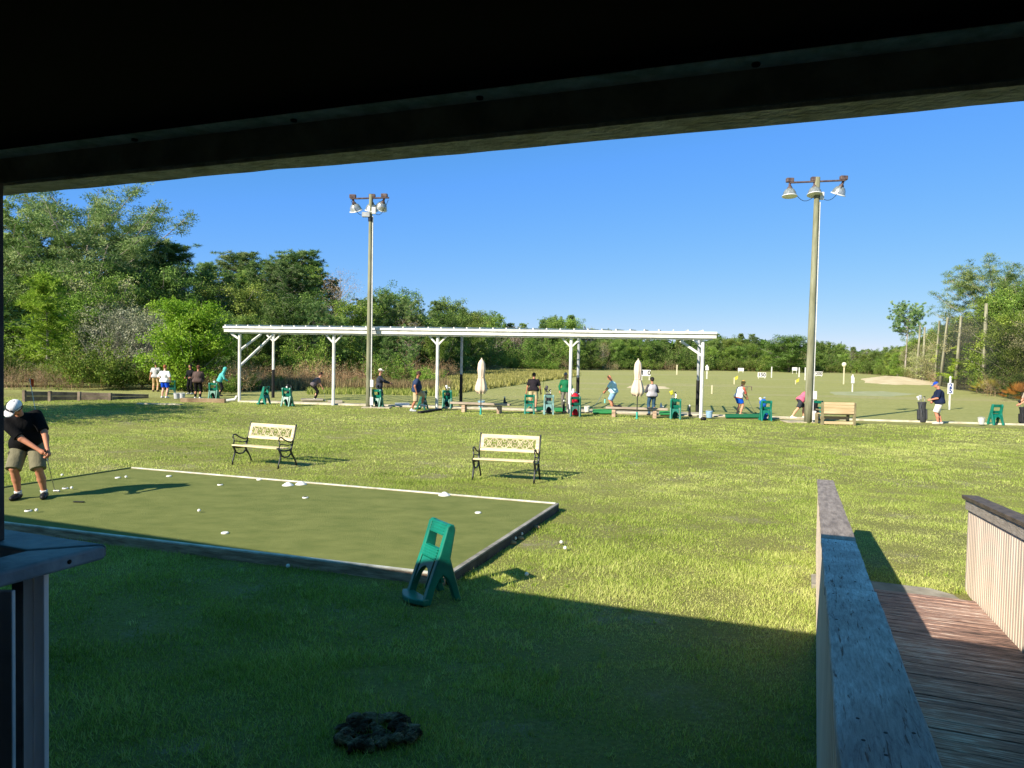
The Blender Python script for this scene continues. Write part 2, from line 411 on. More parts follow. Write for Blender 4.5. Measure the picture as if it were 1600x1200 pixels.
# ================================================================ PORCH (frame rotated against the view)
RZ = -TH
M_DARKB = mat('dark_beam_paint', '9c9c8c', '787868', rough=.8, scale=6, bump=.4, stretch=(1, 6, 1))
M_TRIMG = mat('grey_green_paint', 'eceadb', 'bcbaa2', rough=.75, scale=14, bump=.6, bscale=40)
M_CEIL = mat('shade_black_ceiling', '090b10', '050608', rough=.9, scale=3, spec=.05)  # near-black base colour carries the darkness of the unlit ceiling
M_SHING = mat('roof_shingle', '4b4a48', '2e2d2c', rough=.95, scale=6)
BZ = 3.085                                # underside of the beam
rf = empty('porch_roof', 'dark porch roof with a weathered grey beam across the top of the view', 'porch roof', (0, 0, 0), RZ)
def lb(l0, l1, f0, f1, z0, z1): return MB().box(((l0+l1)/2, (f0+f1)/2, (z0+z1)/2), (abs(l1-l0), abs(f1-f0), abs(z1-z0)))
def wav(name, material, f0, f1, z0, z1, amp, seed, parent):
    """long board whose lower outer edge sags and chips a little"""
    rr = random.Random(seed); n = 260; V = []; Fc = []; ph = rr.uniform(0, 6)
    for i in range(n+1):
        l = -15 + 30*i/n; dz = amp*(math.sin(l*2.1+ph)*.5 + math.sin(l*5.3+ph*2)*.3) + rr.uniform(-amp, amp)*.35
        V += [(l, f0, z0+dz*.6), (l, f1, z0+dz), (l, f1, z1), (l, f0, z1)]
    for i in range(n):
        b_ = i*4
        for k in range(4): Fc.append((b_+k, b_+4+k, b_+4+(k+1) % 4, b_+(k+1) % 4))
    Fc += [(0, 1, 2, 3), (n*4+3, n*4+2, n*4+1, n*4)]
    q = MB(); q.add(V, Fc); return q.build(name, material, parent)
wav('beam', M_DARKB, 1.975, 2.055, BZ+.01, BZ+.30, .0012, 1, rf)
wav('soffit_board', M_TRIMG, 2.045, 2.115, BZ, BZ+.20, .004, 2, rf)
wav('soffit_board', M_TRIMG, 1.985, 2.042, BZ-.002, BZ+.02, .0015, 3, rf)
lb(-15, 15, 1.885, 1.972, BZ+.098, BZ+.14).build('ledger_strip', M_TRIMG, rf, bevel=.004)
lb(-15, 15, 2.118, 2.13, BZ+.03, BZ+.19).build('fascia', M_TRIMG, rf)
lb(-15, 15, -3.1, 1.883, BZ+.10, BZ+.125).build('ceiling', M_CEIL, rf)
q = MB(); LP = [(-15, 2.07), (-5.5, 2.07), (0, 2.20), (15, 2.32)]; V_ = []; F_ = []  # hidden front edge skewed so its cast shadow follows the lawn shade line
for l, f in LP: V_ += [(l, -3.3, BZ+1.1), (l, f, BZ+.245), (l, f, BZ+.26), (l, -3.3, BZ+1.13)]
for i in range(3):
    for k in range(4): F_.append((i*4+k, i*4+4+k, i*4+4+(k+1) % 4, i*4+(k+1) % 4))
F_ += [(0, 1, 2, 3), (15, 14, 13, 12)]; q.add(V_, F_); q.build('roof_covering', M_SHING, rf)
M_SCREW = mat('dark_screw', '101010', '060606', rough=.5, metal=.5)
for px in (210, 458, 747, 1175):
    d = ray(px, 300); # position along the strip
    f0 = 1.93; t_ = f0/(d.x*ST + d.y*CT); l = (d.x*CT - d.y*ST)*t_
    MB().lathe([(.010, -.006), (.011, 0), (.006, .001)], 8, (l, f0, BZ+.097)).build('screw', M_SCREW, rf)
# building wall behind the porch and deck floor
M_WALL = mat('building_siding', '6a6055', '52493f', rough=.9, scale=2)
bw = empty('clubhouse_wall', 'brown clubhouse wall behind the porch', 'wall', (0, 0, 0), RZ)
lb(-15, 15, -3.3, -3.1, 0, BZ+1.09).build('wall', M_WALL, bw)
tag(bw, 'brown clubhouse wall behind the porch', 'wall')
M_DECK = mat('deck_wood', '5c4236', '3a2b24', rough=.85, scale=2.5, stretch=(1, 12, 1), bump=.6)
DZ = .66
dk = bpy.data.objects.new('deck', None); COL.objects.link(dk); dk.rotation_euler = (0, 0, RZ); struct(dk)
q = MB()
for i in range(37):
    f = 2.03 - i*.142; q.box((0, f-.07, DZ-.02), (30, .135, .04))
q.build('deck_floor', M_DECK, dk, bevel=.003)
lb(-15, 15, 1.97, 2.01, 0, DZ-.045).build('deck_skirt', M_WALL, dk)

# weathered blue grey rail of the ramp
def rail_wood():
    m = bpy.data.materials.new('weathered_rail'); m.use_nodes = True; t = m.node_tree; N = t.nodes; Lk = t.links; b = N['Principled BSDF']
    b.inputs['Roughness'].default_value = .62; b.inputs['Specular IOR Level'].default_value = .4
    tc = N.new('ShaderNodeTexCoord')
    def nz(stretch, scale, detail=6, rough=.6, dist=0.0):
        mp = N.new('ShaderNodeMapping'); mp.inputs['Scale'].default_value = stretch; Lk.new(tc.outputs['Object'], mp.inputs[0])
        n = N.new('ShaderNodeTexNoise'); n.inputs['Scale'].default_value = scale; n.inputs['Detail'].default_value = detail; n.inputs['Roughness'].default_value = rough
        n.inputs['Distortion'].default_value = dist
        Lk.new(mp.outputs[0], n.inputs['Vector']); return n.outputs[0]
    def rp(src, *st):
        r = N.new('ShaderNodeValToRGB'); el = r.color_ramp.elements
        while len(el) < len(st): el.new(.5)
        for e, (p, c) in zip(el, st): e.position = p; e.color = (*c, 1)
        Lk.new(src, r.inputs[0]); return r.outputs[0]
    grain = nz((16, 1.1, 16), 6, 12, .8, .5); crack = nz((34, .16, 34), 2.4, 4, .6, .5); patch = nz((1.2, .6, 1.2), 3.0, 5)
    base = rp(grain, (.34, (.16, .17, .19)), (.44, (.42, .44, .47)), (.56, (.66, .68, .71)), (.68, (.86, .87, .88)))
    pt = rp(patch, (.42, (.6, .6, .6)), (.62, (1.15, 1.15, 1.15)))
    mx = N.new('ShaderNodeMix'); mx.data_type = 'RGBA'; mx.blend_type = 'MULTIPLY'; mx.inputs[0].default_value = 1; Lk.new(base, mx.inputs[6]); Lk.new(pt, mx.inputs[7])
    ck = rp(crack, (.335, (.12, .12, .12)), (.385, (1, 1, 1)))
    m2 = N.new('ShaderNodeMix'); m2.data_type = 'RGBA'; m2.blend_type = 'MULTIPLY'; m2.inputs[0].default_value = 1; Lk.new(mx.outputs[2], m2.inputs[6]); Lk.new(ck, m2.inputs[7])
    Lk.new(m2.outputs[2], b.inputs['Base Color'])
    ad_ = N.new('ShaderNodeMath'); ad_.operation = 'MULTIPLY_ADD'; Lk.new(ck, ad_.inputs[0]); ad_.inputs[1].default_value = .6; Lk.new(grain, ad_.inputs[2])
    bp = N.new('ShaderNodeBump'); bp.inputs['Strength'].default_value = .9; bp.inputs['Distance'].default_value = .006
    Lk.new(ad_.outputs[0], bp.inputs['Height']); Lk.new(bp.outputs[0], b.inputs['Normal'])
    return m
M_RAIL = rail_wood()
M_PALE = mat('pale_siding', 'dccbba', 'c8b7a6', rough=.8, scale=3, bump=.3, stretch=(1, 1, .3))
M_BROWNCAP = mat('brown_cap_paint', '6a5c50', '4d4239', rough=.6, scale=5, stretch=(4, 1, 4), bump=.3)
THR = R(22.1)
def capz(f): return EYE - (.6877 + .0784*f)
rl = empty('ramp_railing', 'long weathered blue grey wooden handrail running down beside the ramp', 'handrail', (0, 0, 0), -THR)
q_l = .075
def capboard(name, f0, f1, l0, l1, dz, material, parent, th=.04, z0f=capz):
    n = max(2, int((f1-f0)/.12)); V = []; Fc = []
    for i in range(n+1):
        f = f0+(f1-f0)*i/n; j = random.uniform(-.0025, .0025); k = random.uniform(-.0025, .0025); z = z0f(f)+dz
        V += [(l0+j, f, z-th), (l1+k, f, z-th), (l1+k, f, z), (l0+j, f, z)]
    for i in range(n):
        b_ = i*4
        for k in range(4): Fc.append((b_+k, b_+4+k, b_+4+(k+1) % 4, b_+(k+1) % 4))
    Fc += [(0, 1, 2, 3), (n*4+3, n*4+2, n*4+1, n*4)]
    q = MB(); q.add(V, Fc); return q.build(name, material, parent, bevel=.004)
capboard('cap_board', .3, 3.50, .072, .272, 0, M_RAIL, rl)
capboard('cap_board', 3.505, 5.05, .070, .268, -.006, M_RAIL, rl)
capboard('cap_board', 5.055, 10.75, .072, .272, -.004, mat('sunlit_tone_cap', 'a89a90', '7c7068', rough=.7, scale=5, stretch=(6, .6, 6), bump=.4), rl)  # same wood as the near boards, sunlit brown tone put into the colour
# small knots and nail holes on the near cap board
q = MB()
for l, f in ((.12, 1.93), (.125, 1.80), (.175, 1.87), (.165, 1.74), (.235, 1.90), (.225, 1.62), (.24, 1.60), (.1, 2.9), (.23, 3.3), (.1, 3.35), (.15, 4.9), (.2, 3.7)):
    z = capz(f)-(.005 if f > 3.5 else 0); MB().lathe([(.0045+.002*random.random(), -.002), (.0045, .0012)], 7, (l, f, z)).build('nail', M_SCREW, rl)
def sheet(name, l0, l1, f0, f1, zt, zb, material, parent, n=12):
    V = []; Fc = []
    for i in range(n+1):
        f = f0+(f1-f0)*i/n
        V += [(l0, f, zb(f)), (l1, f, zb(f)), (l1, f, zt(f)), (l0, f, zt(f))]
    for i in range(n):
        b_ = i*4
        for k in range(4): Fc.append((b_+k, b_+4+k, b_+4+(k+1) % 4, b_+(k+1) % 4))
    Fc += [(0, 1, 2, 3), (n*4+3, n*4+2, n*4+1, n*4)]
    q = MB(); q.add(V, Fc); return q.build(name, material, parent)
def rampz(f): return max(.05, .05 + .0784*(9.1-f))
sheet('rail_board', .095, .13, .3, 10.7, lambda f: capz(f)-.046, lambda f: capz(f)-.17, M_PALE, rl)
def ribs(name, l, f0, f1, zt, zb, step, material, parent, side):
    q = MB(); f = f0
    while f < f1:
        a = step*.80
        q.add([(l, f, zb(f)), (l+side*.012, f+.004, zb(f)), (l+side*.012, f+a-.004, zb(f+a)), (l, f+a, zb(f+a)),
               (l, f, zt(f)), (l+side*.012, f+.004, zt(f)), (l+side*.012, f+a-.004, zt(f+a)), (l, f+a, zt(f+a))],
              [(3, 2, 1, 0), (4, 5, 6, 7), (0, 1, 5, 4), (1, 2, 6, 5), (2, 3, 7, 6), (3, 0, 4, 7)])
        f += step
    return q.build(name, material, parent)
sheet('siding_panel', .098, .118, .4, 10.6, lambda f: capz(f)-.17, lambda f: .02, M_PALE, rl)
ribs('siding_rib', .097, .45, 10.55, lambda f: capz(f)-.172, lambda f: .02, .14, M_PALE, rl, -1)
ribs('siding_rib', .119, .45, 10.55, lambda f: capz(f)-.172, lambda f: rampz(f), .14, M_PALE, rl, 1)
MB().box((.15, 10.62, .43), (.09, .09, .9)).build('post', M_PALE, rl, bevel=.005)
# ramp floor boards
rp_ = bpy.data.objects.new('ramp', None); COL.objects.link(rp_); rp_.rotation_euler = (0, 0, -THR); struct(rp_)
RR = 1.60
def plank_wood(name, cols, sc):
    m = bpy.data.materials.new(name); m.use_nodes = True; t = m.node_tree; N = t.nodes; Lk = t.links; b = N['Principled BSDF']; b.inputs['Roughness'].default_value = .7
    tc = N.new('ShaderNodeTexCoord'); mp = N.new('ShaderNodeMapping'); mp.inputs['Scale'].default_value = sc; Lk.new(tc.outputs['Object'], mp.inputs[0])
    n = N.new('ShaderNodeTexNoise'); n.inputs['Scale'].default_value = 4; n.inputs['Detail'].default_value = 9; n.inputs['Roughness'].default_value = .7; n.inputs['Distortion'].default_value = .8
    Lk.new(mp.outputs[0], n.inputs['Vector'])
    n3 = N.new('ShaderNodeTexNoise'); n3.inputs['Scale'].default_value = 1.1; n3.inputs['Detail'].default_value = 4; Lk.new(tc.outputs['Object'], n3.inputs['Vector'])
    r = N.new('ShaderNodeValToRGB'); el = r.color_ramp.elements
    while len(el) < len(cols): el.new(.5)
    for e, (p, c) in zip(el, cols): e.position = p; e.color = srgb(c)
    a_ = N.new('ShaderNodeMath'); a_.operation = 'MULTIPLY_ADD'; Lk.new(n3.outputs[0], a_.inputs[0]); a_.inputs[1].default_value = .35; Lk.new(n.outputs[0], a_.inputs[2])
    s_ = N.new('ShaderNodeMath'); s_.operation = 'SUBTRACT'; Lk.new(a_.outputs[0], s_.inputs[0]); s_.inputs[1].default_value = .17
    Lk.new(s_.outputs[0], r.inputs[0]); Lk.new(r.outputs[0], b.inputs['Base Color'])
    bp = N.new('ShaderNodeBump'); bp.inputs['Strength'].default_value = .8; bp.inputs['Distance'].default_value = .008; Lk.new(n.outputs[0], bp.inputs['Height']); Lk.new(bp.outputs[0], b.inputs['Normal'])
    return m
M_PLANK = plank_wood('worn_brown_plank', ((.36, '2c2420'), (.45, '85665a'), (.55, 'b08c7a'), (.64, 'd6c8bd')), (1.0, 11, 11))
q = MB(); f = 8.72; s_ = .145
while f > 2.1:
    z1, z0 = rampz(f), rampz(f-s_); t_ = random.uniform(-.003, .003); g = .006
    q.add([(.125, f-s_+g, z0-.035+t_), (RR-.02, f-s_+g, z0-.035+t_), (RR-.02, f, z1-.035+t_), (.125, f, z1-.035+t_), (.125, f-s_+g, z0+t_), (RR-.02, f-s_+g, z0+t_), (RR-.02, f, z1+t_), (.125, f, z1+t_)],
          [(3, 2, 1, 0), (4, 5, 6, 7), (0, 1, 5, 4), (1, 2, 6, 5), (2, 3, 7, 6), (3, 0, 4, 7)])
    f -= s_
q.build('ramp_planks', M_PLANK, rp_, bevel=.004)
struct(mesh_obj('ramp_base', [(.12, 2.0, .0), (RR, 2.0, .0), (RR, 8.7, -.01), (.12, 8.7, -.01), (.12, 2.0, rampz(2.0)-.05), (RR, 2.0, rampz(2.0)-.05), (RR, 8.7, .02), (.12, 8.7, .02)],
    [(3, 2, 1, 0), (4, 5, 6, 7), (0, 1, 5, 4), (1, 2, 6, 5), (2, 3, 7, 6), (3, 0, 4, 7)], M_DTIM, rp_))
pad = [bf(.1, 8.74), bf(1.56, 8.74), bf(1.5, 9.0), bf(1.3, 9.16), bf(.1, 9.18)]
struct(MB().slab(pad, -.02, .045).build('ramp_pad', mat('grey_concrete', 'a19c90', '7e796e', rough=.9, scale=4, bump=.3), bevel=.008))
# right hand rail with ribbed siding
r2 = empty('ramp_railing', 'right ramp railing with brown cap over pale ribbed siding', 'handrail', (0, 0, 0), -THR)
FR = 9.55
c2 = lambda f: capz(f)+.02
capboard('cap_board', 2.2, FR, RR-.04, RR+.12, 0, M_BROWNCAP, r2, th=.04, z0f=c2)
sheet('rail_board', RR-.022, RR+.012, 2.2, FR-.12, lambda f: c2(f)-.046, lambda f: c2(f)-.145, mat('pale_board', 'b5aa9c', '968b7e', scale=6, rough=.85, stretch=(4, 1, 4), bump=.4), r2)
sheet('siding_panel', RR+.012, RR+.03, 2.2, FR-.15, lambda f: c2(f)-.12, lambda f: .0, M_PALE, r2)
ribs('siding_rib', RR+.011, 2.25, FR-.2, lambda f: c2(f)-.147, lambda f: rampz(f)-.04, .085, M_PALE, r2, -1)
MB().box((RR+.04, FR-.16, .46), (.07, .07, .86)).build('post', M_PALE, r2, bevel=.004)
MB().box((RR-.015, 6.75, .62), (.03, .06, .95)).build('joint_strip', M_PALE, r2)

# left corner rail of the porch
lr = empty('porch_railing', 'dark capped porch railing corner beside the putting green', 'railing', (0, 0, 0), RZ)
ZC = 1.70
def zq(f): return ZC
M_NAVY = mat('blue_grey_cap_paint', '8d99a3', '707c88', rough=.5, scale=6, bump=.25)
T = bf(0, 0)
def mitre(a, b, c_, d, z0, z1, name, material):
    q = MB(); q.slab([a, b, c_, d], z0, z1); return q.build(name, material, lr, bevel=.012, seg=3)
lc, fc = -2.505, 2.085                       # outer corner of the cap
wd = .27
mitre((lc, fc), (lc-6, fc), (lc-6, fc-.19), (lc-.19, fc-.19), ZC-.055, ZC, 'cap_board', M_NAVY)
mitre((lc+.001, fc-.004), (lc-.186, fc-.194), (lc-.20, fc-3.5), (lc, fc-3.5), ZC-.058, ZC-.002, 'cap_board', M_NAVY)
M_MAUVE = mat('mauve_grey_paint', 'e2d8d8', 'c4babd', rough=.7, scale=5, bump=.3, stretch=(1, 1, .2))
pa, pb = ad(35, 960, 2.62), ad(53, 960, 2.58)
def colm(name, px0, px1, D, dep, z0, z1, material, parent=lr):
    a, b = ad(px0, 1000, D), ad(px1, 1000, D-.0); Mi = Matrix.Rotation(TH, 3, 'Z')
    a = Mi @ a; b = Mi @ b; dv = (b-a); dv.z = 0
    n = Vector((-dv.y, dv.x, 0)).normalized()*dep
    q = MB(); q.slab([a, b, b+n, a+n], z0, z1); return q.build(name, material, parent, bevel=.004)
colm('corner_post', 36, 52, 2.70, .05, 0, ZC-.058, M_MAUVE)
colm('corner_board', 53, 69, 2.69, .03, 0, ZC-.058, M_MAUVE)
colm('side_panel', -160, 19, 2.55, .02, .1, ZC-.09, mat('slate_panel_paint', 'c9cdd2', 'b4b9c0', rough=.6))
colm('gap_shade_strip', 18, 36, 2.78, .05, 0, ZC-.06, M_DTIM)  # dark strip standing in for the shaded gap beside the corner post
MB().lathe([(.008, 0), (.009, .003), (.004, .005)], 8, (lc+.0, fc-.16, ZC-.03), Matrix.Rotation(math.pi/2, 3, 'Y')).build('screw', M_SCREW, lr)
p = ad(2.5, 860, 2.78); pl = Matrix.Rotation(TH, 3, 'Z') @ p
pp = empty('porch_post', 'dark roof post standing at the far left of the porch rail', 'post', (0, 0, 0), RZ)
MB().box((pl.x-.135, pl.y+.02, (ZC+BZ)/2+.0), (.10, .10, BZ-ZC-.004)).build('post_shaft', mat('dark_mauve_post', '55504f', '3a3637', rough=.8), pp, bevel=.004)

# ---------------------------------------------------------------- black stump in the shade
M_STUMP = mat('charred_stump', 'a08d74', '3a2e25', rough=.95, scale=9, bump=1.0, bscale=30, detail=8, lo=.45, hi=.68)
sp_ = at(583, 1152); g_ = []
rr = random.Random(5)
for i in range(60):
    a = rr.uniform(0, 6.28); d = .23*rr.random()**.5; hh_ = (.085 if d > .12 else .04)*rr.uniform(.5, 1.5)+.02
    g_.append(('e', (math.cos(a)*d*1.15, math.sin(a)*d*.85, hh_*.6), (rr.uniform(.02, .055), rr.uniform(.02, .055), rr.uniform(.03, .07)), None, .008))
o = blob('stump', g_, M_STUMP, None, .008, .01)
me = o.data
co = np.empty(len(me.vertices)*3); me.vertices.foreach_get('co', co); co = co.reshape(-1, 3)
nn = np.sin(co[:, 0]*55+np.sin(co[:, 1]*40)*2)*np.sin(co[:, 1]*47+co[:, 2]*30)*.014 + rng.normal(0, .004, len(co)); co[:, 2] += nn; co[:, 0] += nn*.7
me.vertices.foreach_set('co', co.ravel()); me.update(); me.polygons.foreach_set('use_smooth', np.zeros(len(me.polygons), dtype=bool))
o.location = sp_; o.scale = (1.05, 1.0, .62); tag(o, 'dark charred lump of old stump in the shaded grass at the bottom', 'stump')

# ================================================================ VEGETATION
def leaf_material(name, dark, mid, light, trans=.25, rough=.6):
    m = bpy.data.materials.new(name); m.use_nodes = True; t = m.node_tree; N = t.nodes; Lk = t.links
    b = N['Principled BSDF']; b.inputs['Roughness'].default_value = rough; b.inputs['Specular IOR Level'].default_value = .25
    a = N.new('ShaderNodeAttribute'); a.attribute_name = 'tint'
    r = N.new('ShaderNodeValToRGB'); el = r.color_ramp.elements; el.new(.5)
    for e, (p, c) in zip(el, ((.0, dark), (.5, mid), (1, light))): e.position = p; e.color = srgb(c)
    Lk.new(a.outputs['Fac'], r.inputs[0])
    oi = N.new('ShaderNodeObjectInfo')
    mx = N.new('ShaderNodeMix'); mx.data_type = 'RGBA'; mx.blend_type = 'MULTIPLY'; mx.inputs[0].default_value = 1
    Lk.new(r.outputs[0], mx.inputs[6]); Lk.new(oi.outputs['Color'], mx.inputs[7])
    Lk.new(mx.outputs[2], b.inputs['Base Color'])
    if trans:
        tr = N.new('ShaderNodeBsdfTranslucent'); Lk.new(mx.outputs[2], tr.inputs[0]); ms = N.new('ShaderNodeMixShader'); ms.inputs[0].default_value = trans
        Lk.new(b.outputs[0], ms.inputs[1]); Lk.new(tr.outputs[0], ms.inputs[2]); Lk.new(ms.outputs[0], N['Material Output'].inputs[0])
    return m
M_LEAF = leaf_material('leaf_green', '37501c', '67853a', 'a3ba62')
M_NEEDLE = leaf_material('pine_needle', '38552b', '74944e', 'bccb8a', .32)
M_BRIGHT = leaf_material('spring_leaf', '4f7a14', '80ac28', 'b2cf50', .35)
M_TWIG = leaf_material('dry_twig', '6b5a48', 'a08b70', 'ccba9b', 0)
M_MOSS = leaf_material('grey_leaf', '5b6548', '8e9674', 'b9bc9f', .2)
M_BARK = mat('pine_bark', '9a8c80', '5d5148', rough=.95, scale=3, stretch=(1, 1, .3), bump=.6)
M_GBARK = mat('grey_bark', 'b0a99e', '7c756b', rough=.95, scale=4, stretch=(1, 1, .3), bump=.4)

def rand_dirs(n, r): 
    v = r.normal(size=(n, 3)); return v/np.linalg.norm(v, axis=1)[:, None]
def cards(C, L, W, r, up=0.0, outward=None, tri=False):
    """flat leaf faces at C, length L, width W, random orientation"""
    n = len(C); d = rand_dirs(n, r)
    if outward is not None: d = d*.55 + outward; 
    d[:, 2] += up; d /= np.linalg.norm(d, axis=1)[:, None]
    e = np.cross(d, rand_dirs(n, r)); e /= np.linalg.norm(e, axis=1)[:, None]+1e-9
    L = np.broadcast_to(L, (n,))[:, None]*r.uniform(.6, 1.25, (n, 1)); W = np.broadcast_to(W, (n,))[:, None]*r.uniform(.6, 1.25, (n, 1))
    if tri:
        V = np.stack([C-e*W/2, C+e*W/2, C+d*L], 1).reshape(-1, 3); F = np.arange(3*n).reshape(-1, 3)
    else:
        V = np.stack([C-d*L/2, C+e*W/2, C+d*L/2, C-e*W/2], 1).reshape(-1, 3); F = np.arange(4*n).reshape(-1, 4)
    return V, F
PROTO = {}
def make_tree(key, H, base, prof, nl, puffs, npuff, pr_, leaf, lm, seed, style='broad', trunk_r=.2, bark=None, rise=.5, lean=0.0, flat=.7, multi=1, soft=False):
    """prof(t) crown radius at height fraction t in [base,1]"""
    r = np.random.default_rng(seed); rr = random.Random(seed)
    q = MB(); C = []; T = []; O = []
    stems = []
    for s_ in range(multi):
        ax, ay = (rr.uniform(-1, 1)*H*.22, rr.uniform(-1, 1)*H*.22) if multi > 1 else (lean*H, 0)
        ph = rr.uniform(0, 6); P = []
        for i in range(9):
            t = i/8; P.append(Vector((ax*t**1.3 + math.sin(t*5+ph)*H*.008, ay*t**1.3 + math.cos(t*4+ph)*H*.008, H*t*(.78 if style == 'pine' and base > .32 else .93))))
        stems.append(P); q.tube(P, [max(.012, trunk_r*(1-t/8*.93))/(1 if multi == 1 else 1.5) for t in range(9)], 7)
    def on(P, t):
        f = max(0, min(7.999, t*8)); i = int(f); return P[i].lerp(P[i+1], f-i)
    for i in range(nl):
        P = stems[i % len(stems)]
        t = base + (1-base)*((i+rr.random())/nl)**.9*.98; a = i*2.39996 + rr.uniform(-.5, .5); R0 = prof(t)*rr.uniform(.6, 1.1)
        s0 = on(P, max(.05, t - R0*rise*.6/H)); d = Vector((math.cos(a), math.sin(a), rise*rr.uniform(.5, 1.3)))
        bend = rr.uniform(-.25, .45); pts_ = []
        for k in range(5):
            u = k/4; pts_.append(s0 + d*(R0*u) + Vector((math.sin(a)*bend*R0*u*u*.5, -math.cos(a)*bend*R0*u*u*.5, (bend*.5 if style != 'droop' else -.35)*R0*u*u)))
        br = max(.012, trunk_r*.42*(1-t*.6)*(R0/(prof(base+.3*(1-base))+.01))**.5)
        q.tube(pts_, [br*(1-.8*k/4) for k in range(5)], 5)
        for j in range(puffs):
            u = rr.uniform(.35 if style != 'dense' else .1, 1.0); f = u*4; k = min(3, int(f)); c = pts_[k].lerp(pts_[k+1], f-k)
            off = Vector((rr.gauss(0, 1), rr.gauss(0, 1), rr.gauss(0, .6)))*pr_*.75; e = c+off
            if j % 3 == 0: q.tube([c, e], [br*.25+.006, .006], 3, cap=False)
            C.append(tuple(e)); T.append(rr.random())
    C = np.array(C); T = np.array(T); m_ = len(C)
    idx = np.repeat(np.arange(m_), npuff); n = len(idx)
    dr = rand_dirs(n, r)
    if style == 'pine':
        rad = r.uniform(.0, .95 if soft else .45, (n, 1)); P = C[idx] + dr*rad*pr_*np.array([1, 1, flat])
        V, F = cards(P, leaf[0], leaf[1], r, up=.35, outward=dr*1.2, tri=True); k_ = 3
    else:
        rad = r.uniform(0, 1, (n, 1))**.5; P = C[idx] + dr*rad*pr_*np.array([1, 1, flat]); V, F = cards(P, leaf[0], leaf[1], r); k_ = 4
    tint = np.clip(.68*T[idx] + .32*r.random(n), 0, 1); tint = np.repeat(tint, k_)
    e = bpy.data.objects.new(key, None); COL.objects.link(e)
    tr = q.build('trunk', bark or M_BARK, e, smooth=True)
    cr = mesh_obj('crown', V, F, lm, e, attr=tint)
    zmax = float(np.percentile(V[:, 2], 99.7)); rad_ = float(np.percentile(np.abs(V[:, 0]), 98))
    PROTO[key] = (e, zmax, rad_, True); return e
def make_scrub(key, H, R0, nst, lm, seed, leafy=0, leaf=(.1, .06), bark=None, twig_w=.012, green=None):
    """bush of thin branching stems, optionally leafy"""
    r = np.random.default_rng(seed); rr = random.Random(seed); V = []; F = []; tn = []
    tips = []
    def strand(p, d, L, wd, depth):
        n = 4; pts_ = [p]; dd = d.copy()
        for i in range(n): dd = (dd + Vector((rr.gauss(0, .22), rr.gauss(0, .22), rr.gauss(.02, .12)))).normalized(); pts_.append(pts_[-1]+dd*L/n)
        s_ = dd.cross(Vector((rr.gauss(0, 1), rr.gauss(0, 1), rr.gauss(0, 1)))).normalized(); b_ = len(V); tv = rr.random()
        for i, q_ in enumerate(pts_):
            w_ = wd*(1-.75*i/n); V.extend([q_-s_*w_, q_+s_*w_]); tn.extend([tv, tv])
        for i in range(n): F.append((b_+2*i, b_+2*i+1, b_+2*i+3, b_+2*i+2))
        tips.extend(pts_[2:])
        if depth:
            for k in range(4):
                i = rr.randint(1, n-1); q_ = pts_[i]; strand(q_, (dd + Vector((rr.gauss(0, .7), rr.gauss(0, .7), rr.gauss(.1, .4)))).normalized(), L*.5, wd*.6, depth-1)
    for i in range(nst):
        a = rr.uniform(0, 6.28); d = R0*rr.random()**.5; p = Vector((math.cos(a)*d, math.sin(a)*d, -.05))
        strand(p, Vector((math.cos(a)*.35*rr.random(), math.sin(a)*.35*rr.random(), 1)).normalized(), H*rr.uniform(.5, .95)*(1-.35*(d/R0)**2), twig_w, 2)
    e = bpy.data.objects.new(key, None); COL.objects.link(e)
    st = mesh_obj('stems', [tuple(v) for v in V], F, lm, e, attr=tn)
    if leafy:
        tp = np.array([tuple(v) for v in tips]); P = tp[r.integers(0, len(tp), leafy)] + r.normal(0, .10, (leafy, 3)); P[:, 2] = np.maximum(P[:, 2], .02)
        V2, F2 = cards(P, leaf[0], leaf[1], r); cl = (np.sin(P[:, 0]*2.1)*np.sin(P[:, 1]*2.3+1)*np.sin(P[:, 2]*1.9)+1)/2
        mesh_obj('foliage', V2, F2, green, e, attr=np.repeat(np.clip(.5*cl+.5*r.random(leafy), 0, 1), 4))
    PROTO[key] = (e, H*.98, R0*1.15, True); return e

make_tree('spreading_pine', 18, .34, lambda t: 6.6*(max(0, 1-((t-.66)/.46)**2))**.5+.5, 56, 22, 80, .72, (.22, .065), M_NEEDLE, 11, 'pine', .36, M_GBARK, rise=.75, flat=.45, soft=True)
make_tree('bushy_pine', 15, .30, lambda t: 3.0*(1-t)**.7*(.6+.4*min(1, (t-.25)*6))+.45, 46, 13, 60, .44, (.20, .05), M_NEEDLE, 12, 'pine', .19, None, rise=.55, flat=.75)
make_tree('slender_pine', 15, .42, lambda t: 2.6*(max(0, 1-((t-.68)/.40)**2))**.5+.4, 40, 12, 56, .42, (.25, .055), M_NEEDLE, 13, 'pine', .17, None, rise=.7, flat=.7)
make_tree('pine_tree', 15, .30, lambda t: 3.2*(1-t)**.6*(.6+.4*min(1, (t-.25)*6))+.45, 50, 12, 56, .40, (.25, .055), M_NEEDLE, 14, 'pine', .19, None, rise=.6, flat=.8)
make_tree('tall_pine', 16, .60, lambda t: 3.6*(max(0, 1-((t-.80)/.28)**2))**.5+.4, 40, 14, 60, .45, (.26, .055), M_NEEDLE, 15, 'pine', .2, M_GBARK, rise=.45, flat=.5)
make_tree('broadleaf_tree', 9, .16, lambda t: 3.4*(max(0, 1-((t-.52)/.50)**2))**.5+.4, 42, 9, 74, .70, (.165, .11), M_LEAF, 21, 'dense', .17, M_GBARK, rise=.7, multi=2)
make_tree('oak_tree', 9, .12, lambda t: 2.7*(max(0, 1-((t-.48)/.54)**2))**.6+.4, 42, 9, 74, .62, (.155, .105), M_LEAF, 22, 'dense', .15, M_GBARK, rise=.9)
